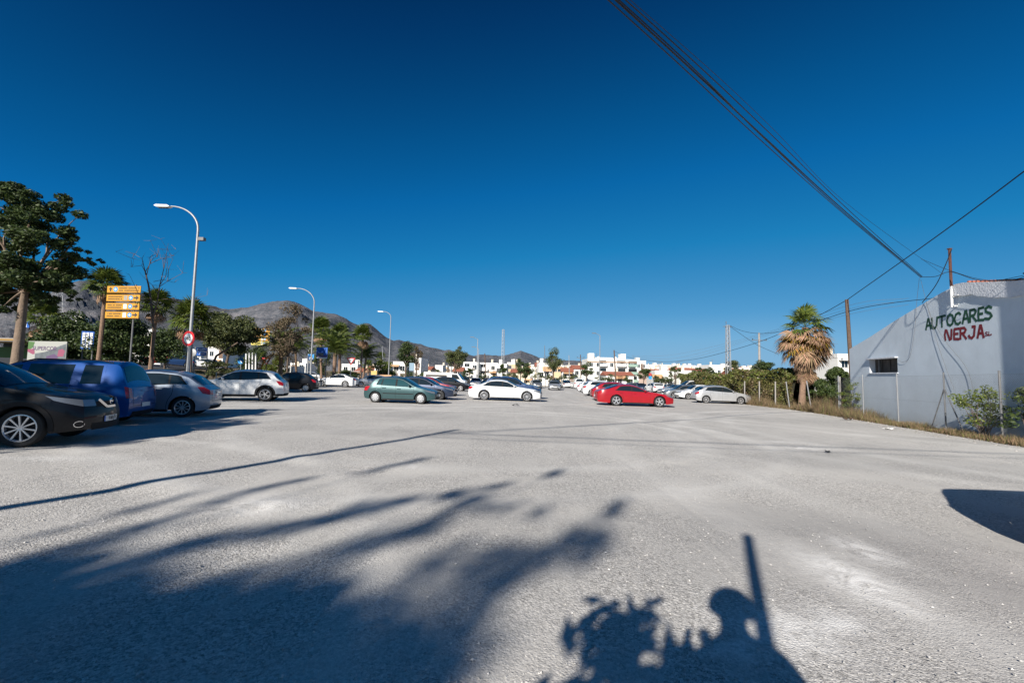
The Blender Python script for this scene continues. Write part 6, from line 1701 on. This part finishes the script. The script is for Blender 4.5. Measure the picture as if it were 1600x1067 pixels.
# the apartment block
def aprt(root, w, H_, dp):
    for (u, s_) in ((-.36, .12), (.33, .12)):
        m1 = MB(); m1.box((u * w, 1, H_ + 1.45), (w * s_, 3, 2.3)); m1.build('stair_tower', WH[0], root)
    m1 = MB(); m1.box((-.1 * w, 0, H_ + .75), (w * .36, 4, 1.0)); m1.box((.2 * w, 0, H_ + .7), (w * .2, 4, .8)); m1.build('roof_hut', WH[0], root)
    m1 = MB(); m1.box((0, -dp / 2 - .12, H_ - .25), (w + .5, .3, .25)); m1.build('cornice', mat('roof_edge_tan', (.5, .33, .22), .8), root)
    for f in range(3):
        z = .9 + f * (H_ - .8) / 3 + 1.0
        for (u, ww) in ((-.19, 2.2), (.2, 2.6), (.44, 2.6)):
            m1 = MB(); m1.box((u * w, -dp / 2 - .02, z + .55), (ww, .08, 1.7)); r_ = m1.build('recess_shade_panel', M['glass'], root)  # flat dark panel stands in for the shade inside the balcony
            m1 = MB(); m1.box((u * w, -dp / 2 - .45, z - .35), (ww + .2, .9, .12)); m1.box((u * w, -dp / 2 - .86, z + .05), (ww + .2, .06, .75)); m1.build('balcony', WH[0] if u < .4 else mat('balcony_green', (.25, .36, .30), .6), root)
    for i in range(2):
        m1 = MB(); m1.lathe([(.001, .45), (.3, .4), (.42, .2), (.45, 0)], 12, 'Z', ((-.2 + i * .37) * w, 0, H_ + 1.2)); m1.build('water_tank', M['white'], root, 50)
house('three-storey white apartment block with two stair towers on its roof', 918.5, 993, 563.5, 140, 0, 3, 'flat', 12, 0, cols=7, seed=1, name='apartment_block', big=True, extra=aprt)
house('long low white house with a tan roof edge in front of the apartment block', 947, 990, 580, 118, 0, 1, 'tile', 7, cols=5, seed=2)
hs = [
 ('white villa low under the sparse brown tree', 430, 452, 576, 100, 0, 2, 'flat'), ('white house wall between the feather palms', 455, 480, 571, 112, 0, 2, 'flat'),
 ('white terraced house behind the yield sign', 532, 556, 572, 120, 0, 2, 'flat'), ('white house with tiled roof right of the yield sign', 554, 566, 574, 116, 0, 2, 'tile'),
 ('cream house behind the foot of the solitary palm', 568, 588, 571, 132, 0, 2, 'tile'), ('white house behind the third lamp post', 585, 603, 574, 128, 0, 2, 'flat'),
 ('white two-step house right of the third lamp post', 613, 632, 569, 105, 0, 2, 'flat'), ('white house with a tall gable right of the fir-like tree', 640, 659, 563, 108, 0, 2, 'flat'),
 ('small cream house at the foot of the hills above the red hatchback', 662, 674, 572, 150, 1, 2, 'tile'), ('small white house alone below the dark hillside', 680, 692, 573, 170, 0, 1, 'flat'),
 ('white house with an orange awning behind the truck', 708, 722, 573, 110, 0, 2, 'tile'),
 ('wide white block with blue-shaded balconies left of the straight lamps', 724, 748, 569, 125, 0, 3, 'flat'), ('wide white block with balconies right of the straight lamps', 748, 778, 570, 128, 0, 3, 'flat'),
 ('white house at the foot of the lattice tower', 777, 793, 572, 118, 0, 2, 'flat'), ('ochre house right of the lattice tower', 794, 812, 569, 150, 2, 3, 'flat'), ('cream terraced house below the ochre one', 800, 826, 576, 130, 1, 2, 'tile'),
 ('tall cream house left of the airy tree', 838, 852, 566, 125, 1, 2, 'tile'), ('white chapel-like house with small turret', 842, 858, 571, 112, 0, 1, 'flat'), ('white house with a tan roof right of the airy tree', 880, 897, 574, 120, 0, 2, 'tile'), ('white gabled house beside the thin crossbar pole', 896, 914, 570, 128, 0, 2, 'tile'),
 ('white building with a terrace right of the apartment block', 992, 1008, 566, 160, 0, 3, 'flat'), ('long white wall-like building behind the thin-crowned tree', 1026, 1056, 583.5, 96, 0, 1, 'flat'), ('low white building right of the thin-crowned tree', 1058, 1086, 583, 98, 0, 1, 'flat'),
 ('white tiled house over the grey cars', 1012, 1030, 576, 130, 3, 2, 'tile'), ('white house with arched windows and tile roof', 1030, 1048, 576, 128, 0, 2, 'tile'), ('ochre-roofed house behind the long white wall', 1062, 1084, 574, 135, 1, 2, 'tile'), ('terracotta house row left of the near tower', 1086, 1110, 575, 140, 3, 2, 'tile'),
 ('white house row behind the wide dark tree', 1108, 1128, 573, 150, 0, 2, 'flat'), ('small white house gable between the near tower and the power pole', 1157, 1172, 575, 75, 0, 1, 'tile'),
 ('white house on the slope behind the big dark tree', 64, 96, 504, 85, 0, 3, 'flat'), ('long white house roof above the hoardings', 205, 255, 523, 130, 0, 3, 'flat'), ('white house beside it with a terracotta edge', 255, 292, 522, 136, 0, 3, 'tile'),
 ('white house on the slope above the blue direction sign', 327, 352, 546, 110, 0, 2, 'flat'),
]
for i, (lab, x0, x1, yt, D, wi, fl, rf_) in enumerate(hs):
    house(lab, x0, x1, yt, D, wi, fl, rf_, depth=8, rot=random.Random(i).uniform(-6, 6), balc=('balcon' in lab), seed=i + 10)
def rb(root, w, H_, dp):
    for f in range(3):
        m1 = MB(); m1.box((0, -dp / 2 - .5, 1.2 + f * 2.3), (w * .96, 1.0, .14)); m1.box((0, -dp / 2 - .96, 1.65 + f * 2.3), (w * .96, .07, .7)); m1.build('balcony', WH[0], root)
house('stepped white building rising behind the leaning wooden pole', 1309, 1348, 559, 70, 0, 3, 'flat', 8, seed=60, extra=rb)
# far rows, each house its own
ORD = 'first second third fourth fifth sixth seventh eighth ninth tenth eleventh twelfth thirteenth fourteenth fifteenth sixteenth seventeenth eighteenth nineteenth twentieth twenty-first twenty-second twenty-third twenty-fourth twenty-fifth twenty-sixth'.split()
rs = random.Random(5); k = 0
cols_w = ['white', 'cream', 'ochre', 'pinkish']
for row, (D, yt0, step) in enumerate(((210, 574.5, 15), (290, 573, 14), (380, 572, 13))):
    x = 1000 + row * 4; nth = -1
    while x < 1185:
        w = rs.uniform(9, 17) * (250 / D) ** .4; wi = rs.choice([0, 0, 0, 0, 1, 1, 3]); rf_ = rs.choice(['flat', 'tile', 'flat', 'flat'])
        nth += 1; house('%s %s-roofed far house, %s from left in the %s row right of the apartments' % (cols_w[wi], 'tile' if rf_ == 'tile' else 'flat', ORD[nth], ('nearest', 'middle', 'farthest')[row]),
              x, x + w, yt0 + rs.uniform(-2.5, 2.5) + (x - 1000) * .012, D, wi, 2, rf_, depth=9, rot=rs.uniform(-10, 10), seed=k + 200, cols=3, group='far houses right of the apartment block')
        x += w + rs.uniform(-1, 3); k += 1
for row, (D, yt0) in enumerate(((190, 575), (260, 573))):
    x = 600 + row * 5; nth = -1
    while x < 915:
        w = rs.uniform(9, 16) * (220 / D) ** .4; wi = rs.choice([0, 0, 0, 1, 2]); rf_ = rs.choice(['flat', 'tile', 'flat'])
        nth += 1; house('%s %s-roofed far house, %s from left in the %s row left of the apartments' % (cols_w[wi], 'tile' if rf_ == 'tile' else 'flat', ORD[nth], ('nearer', 'farther')[row]),
              x, x + w, yt0 + rs.uniform(-2.5, 3), D, wi, 2, rf_, depth=9, rot=rs.uniform(-10, 10), seed=k + 300, cols=3, group='far houses left of the apartment block')
        x += w + rs.uniform(1, 9); k += 1
# low roadside building at the far left with yellow trim
D = 48; a = P(-60, 528, D); b = P(50, 528, D); cx = (a.x + b.x) / 2; z0 = gzf(cx, D); w = b.x - a.x; hh_ = a.z - z0
g = empty('roadside_building', (cx, D + 4, z0), label='dark open-fronted roadside building with a yellow fascia behind the pale trunk', cat='building')
m1 = MB(); m1.box((0, 2, hh_ / 2), (w, 4, hh_)); m1.build('wall', mat('shop_dark', (.06, .065, .07), .8), g)
m1 = MB(); m1.box((0, 0, hh_ - .1), (w + .6, 9, .35)); m1.build('roof', M['concrete'], g)
m1 = MB(); m1.box((0, -4.56, hh_ - .1), (w + .6, .06, .16)); m1.build('fascia', mat('fascia_ochre', (.30, .17, .03), .7), g)
m1 = MB(); m1.box((0, -1.2, hh_ - 1.4), (w * .9, .1, 1.3)); m1.build('sign_band', pgreen, g)
D = 46; a = P(28, 503, D)
board('blue and white upper panel between the pale trunk and the brown palm', 28, 46, 503, 511, 46, M['signwhite'], name='shop_sign', legs=False)
board('small blue panel beside the pale trunk', 42, 47, 501, 512, 45.9, M['blue'], name='shop_sign', legs=False)

# ------------------------------------------------------------------ behind the camera: what throws the foreground shadows
def shade_tree():
    random.seed(12); x, y = -13, -16.0; z0 = gzf(x, y)
    root = empty('shade_tree', (x, y, z0), label='spreading tree behind the camera whose crown shades the lower left gravel', cat='tree')
    C = []; Rr = []
    sun_h = 1 / math.tan(R(SUN_EL)); sx, sy = math.sin(R(SUN_AZ)), math.cos(R(SUN_AZ))
    def put(px, py, h, r):      # clump at height h that shades the ground below pixel px,py
        g_ = G(px, py); L_ = (h - g_.z) * sun_h
        C.append((g_.x - L_ * sx - x, g_.y - L_ * sy - y, h - z0)); Rr.append(r)
    streaks = [
      ([(-60, 905), (0, 890), (110, 860), (215, 827)], .20), ([(215, 827), (350, 775), (430, 757), (500, 744)], .09),
      ([(-60, 960), (0, 940), (130, 895), (250, 858)], .30), ([(250, 858), (450, 822), (580, 793), (700, 768)], .17),
      ([(240, 940), (300, 920), (450, 880), (550, 862), (660, 820)], .19), ([(660, 820), (720, 790), (760, 770)], .10),
      ([(300, 1030), (425, 960), (500, 920), (650, 888), (725, 845)], .22), ([(375, 1035), (550, 965), (700, 918), (800, 868)], .24), ([(790, 875), (850, 868), (820, 895)], .24),
      ([(525, 1067), (650, 1000), (750, 950), (805, 915)], .22), ([(600, 1090), (700, 1040), (760, 1000)], .2), ([(80, 830), (190, 800), (300, 772)], .07),
      ([(870, 835), (936, 848), (915, 868)], .19), ([(936, 848), (955, 815), (972, 780)], .07), ([(560, 738), (620, 728), (665, 715)], .09), ([(690, 778), (740, 765), (800, 755)], .13), ([(835, 743), (880, 736)], .14), ([(722, 770), (756, 792), (850, 803)], .12), ([(500, 800), (560, 790), (610, 775)], .12)]
    for pts, r in streaks:
        for i in range(len(pts) - 1):
            ga, gb = G(*pts[i]), G(*pts[i + 1]); n_ = max(1, int((gb - ga).length / (r * 1.5 + .05)))
            for j in range(n_):
                if random.random() < .12: continue
                g_ = ga.lerp(gb, (j + random.random() * .8) / n_); h = random.uniform(8.0, 10.5); L_ = (h - g_.z) * sun_h
                C.append((g_.x - L_ * sx - x + random.gauss(0, r * .4), g_.y - L_ * sy - y, h - z0)); Rr.append(r * random.uniform(.7, 1.5))
    for k in range(70):      # the dense heart of the crown
        px = random.uniform(-220, 330); py = random.uniform(935 + max(0, px) * .22, 1130); put(px, py, random.uniform(7.5, 11), random.uniform(.32, .6))
    for k in range(26):
        px = random.uniform(300, 620); py = random.uniform(1010, 1120); put(px, py, random.uniform(7.5, 11), random.uniform(.2, .4))
    C = np.array(C); Rn = np.array([(r * .8, r * .9, r * 1.0) for r in Rr])
    cnt = np.maximum(12, (Rn[:, 0] ** 2 * 1350).astype(int))
    Q = leaf_cloud(C, Rn, cnt, .085, .42, .4)
    link_mesh('crown', quads_mesh('crown', Q, M['leaf_dark']), root)
    t = MB(); f = Vector((2.2, .8, 6.2)); t.tube(bent((0, 0, -.1), f, .04, 7), list(np.linspace(.26, .17, 7)), 10)
    for k in range(0, len(C), 4): t.tube(bent(f, C[k], .07, 6), list(np.linspace(.05, .008, 6)), 5)
    t.build('trunk', M['bark'], root, 60)
shade_tree()
# roadside trees out of view at left: they shade the first parked cars
for i, (x, y, h_, w_, lab) in enumerate([(-17.5, 1.5, 8.2, 6.0, 'roadside tree out of view at left shading the blue family car'), (-15.6, 4.8, 7.4, 4.6, 'second roadside tree out of view at left shading the silver-blue hatchback'), (-20.3, 8.3, 10.8, 5.6, 'third roadside tree out of view at left dappling the white crossover'), (-14.2, -.2, 7.6, 6.0, 'tree out of view at left whose shade reaches the black crossover')]):
    tree(lab, x, y, h_, w_, 4.6, 'leaf_dark', n=(5200, 4200, 2300, 5000)[i], size=.13, clumps=(34, 28, 26, 22)[i], seed=80 + i, trunk_r=.18, clump_r=.28)
brush('broad-leaved shrub behind the camera throwing the ragged shadow left of the photographer', -.85, -.95, 1.9, 2.45, 'leaf', 420, 71, size=.12, clumps=18, stems=18)
# thin post behind the photographer
tp_ = G(1168, 838); Hq = 3.3
Lq = (Hq - tp_.z) / math.tan(R(SUN_EL)); qx, qy = tp_.x - Lq * math.sin(R(SUN_AZ)), tp_.y - Lq * math.cos(R(SUN_AZ))
m1 = MB(); m1.tube([(0, 0, -.1), (0, 0, Hq)], [.055, .05], 10); tag(m1.build('sign_post', M['galv'], None, 40, loc=(qx, qy, gzf(qx, qy))), 'bare steel post standing just behind the photographer', 'post')
# photographer
def photographer():
    gx, gy = -.02, -.24; z0 = gzf(gx, gy)
    root = empty('person', (gx, gy, z0), label='person in a dark shirt and trousers holding a camera up to the eye', cat='person', scale=(1.05, 1.0, 1.055))
    V = [(0, 0, .97), (0, 0, 1.15), (0, .0, 1.36), (0, .02, 1.51), (0, .05, 1.60), (0, .09, 1.70), (0, .10, 1.78),
         (.20, 0, 1.47), (.36, .06, 1.22), (.13, .18, 1.40), (-.02, .22, 1.47),
         (-.20, 0, 1.47), (-.40, .06, 1.22), (-.26, .18, 1.38), (-.17, .22, 1.46),
         (.10, 0, .88), (.12, .03, .49), (.13, -.01, .09), (.13, .15, .04), (-.10, 0, .88), (-.13, .02, .49), (-.14, -.02, .09), (-.15, .14, .04)]
    E = [(0, 1), (1, 2), (2, 3), (3, 4), (4, 5), (5, 6), (3, 7), (7, 8), (8, 9), (9, 10), (3, 11), (11, 12), (12, 13), (13, 14), (0, 15), (15, 16), (16, 17), (17, 18), (0, 19), (19, 20), (20, 21), (21, 22)]
    Rd = [.16, .15, .18, .12, .065, .10, .10, .075, .052, .036, .032, .075, .052, .036, .032, .095, .062, .045, .04, .095, .062, .045, .04]
    me = bpy.data.meshes.new('body'); me.from_pydata(V, E, []); me.materials.append(M['cloth'])
    o = link_mesh('body', me, root)
    sk = o.modifiers.new('skin', 'SKIN')
    for i, r_ in enumerate(Rd): me.skin_vertices[0].data[i].radius = (r_ * (1.15 if i < 3 else 1), r_)
    me.skin_vertices[0].data[0].use_root = True
    ss_ = o.modifiers.new('sub', 'SUBSURF'); ss_.levels = 2; ss_.render_levels = 2
    m1 = MB()     # hair cap
    hp = []
    for i in range(7):
        a = i / 6 * math.pi * .55; hp.append((.142 * math.sin(a) + .001, .15 * math.cos(a)))
    m1.lathe(hp, 16, 'Z', (0, .085, 1.74)); m1.build('hair', M['hair'], root, 80)
    for s_, bx in ((1, -.06), (-1, -.20)):
        for k in range(5):
            m1 = MB(); c = Vector((bx, .25, 1.45)) + Vector((0, .0, .035 - .018 * k))
            if k == 4: c = Vector((bx, .24, 1.42))
            dx = -s_ * (.055 - .006 * abs(k - 1.5))
            m1.tube([c, c + Vector((dx * .5, .035, .004)), c + Vector((dx, .03, .006))], [.009, .0085, .007], 6); m1.build('finger', M['skin'], root, 80)
photographer()
m1 = MB(); m1.box((0, 0, 0), (.14, .06, .10)); m1.box((0, 0, .06), (.05, .05, .03)); 
cb = m1.mesh('camera_body', M['black']); root = empty('photo_camera', (0.03, -.10, 1.5), label='black camera held by the photographer', cat='camera'); link_mesh('camera_body', cb, root)
m1 = MB(); m1.lathe([(.001, .0), (.033, 0), (.036, .02), (.036, .035), (.03, .036)], 16, 'Y', (-.02, .03, 0)); m1.build('lens', M['black'], root, 40)
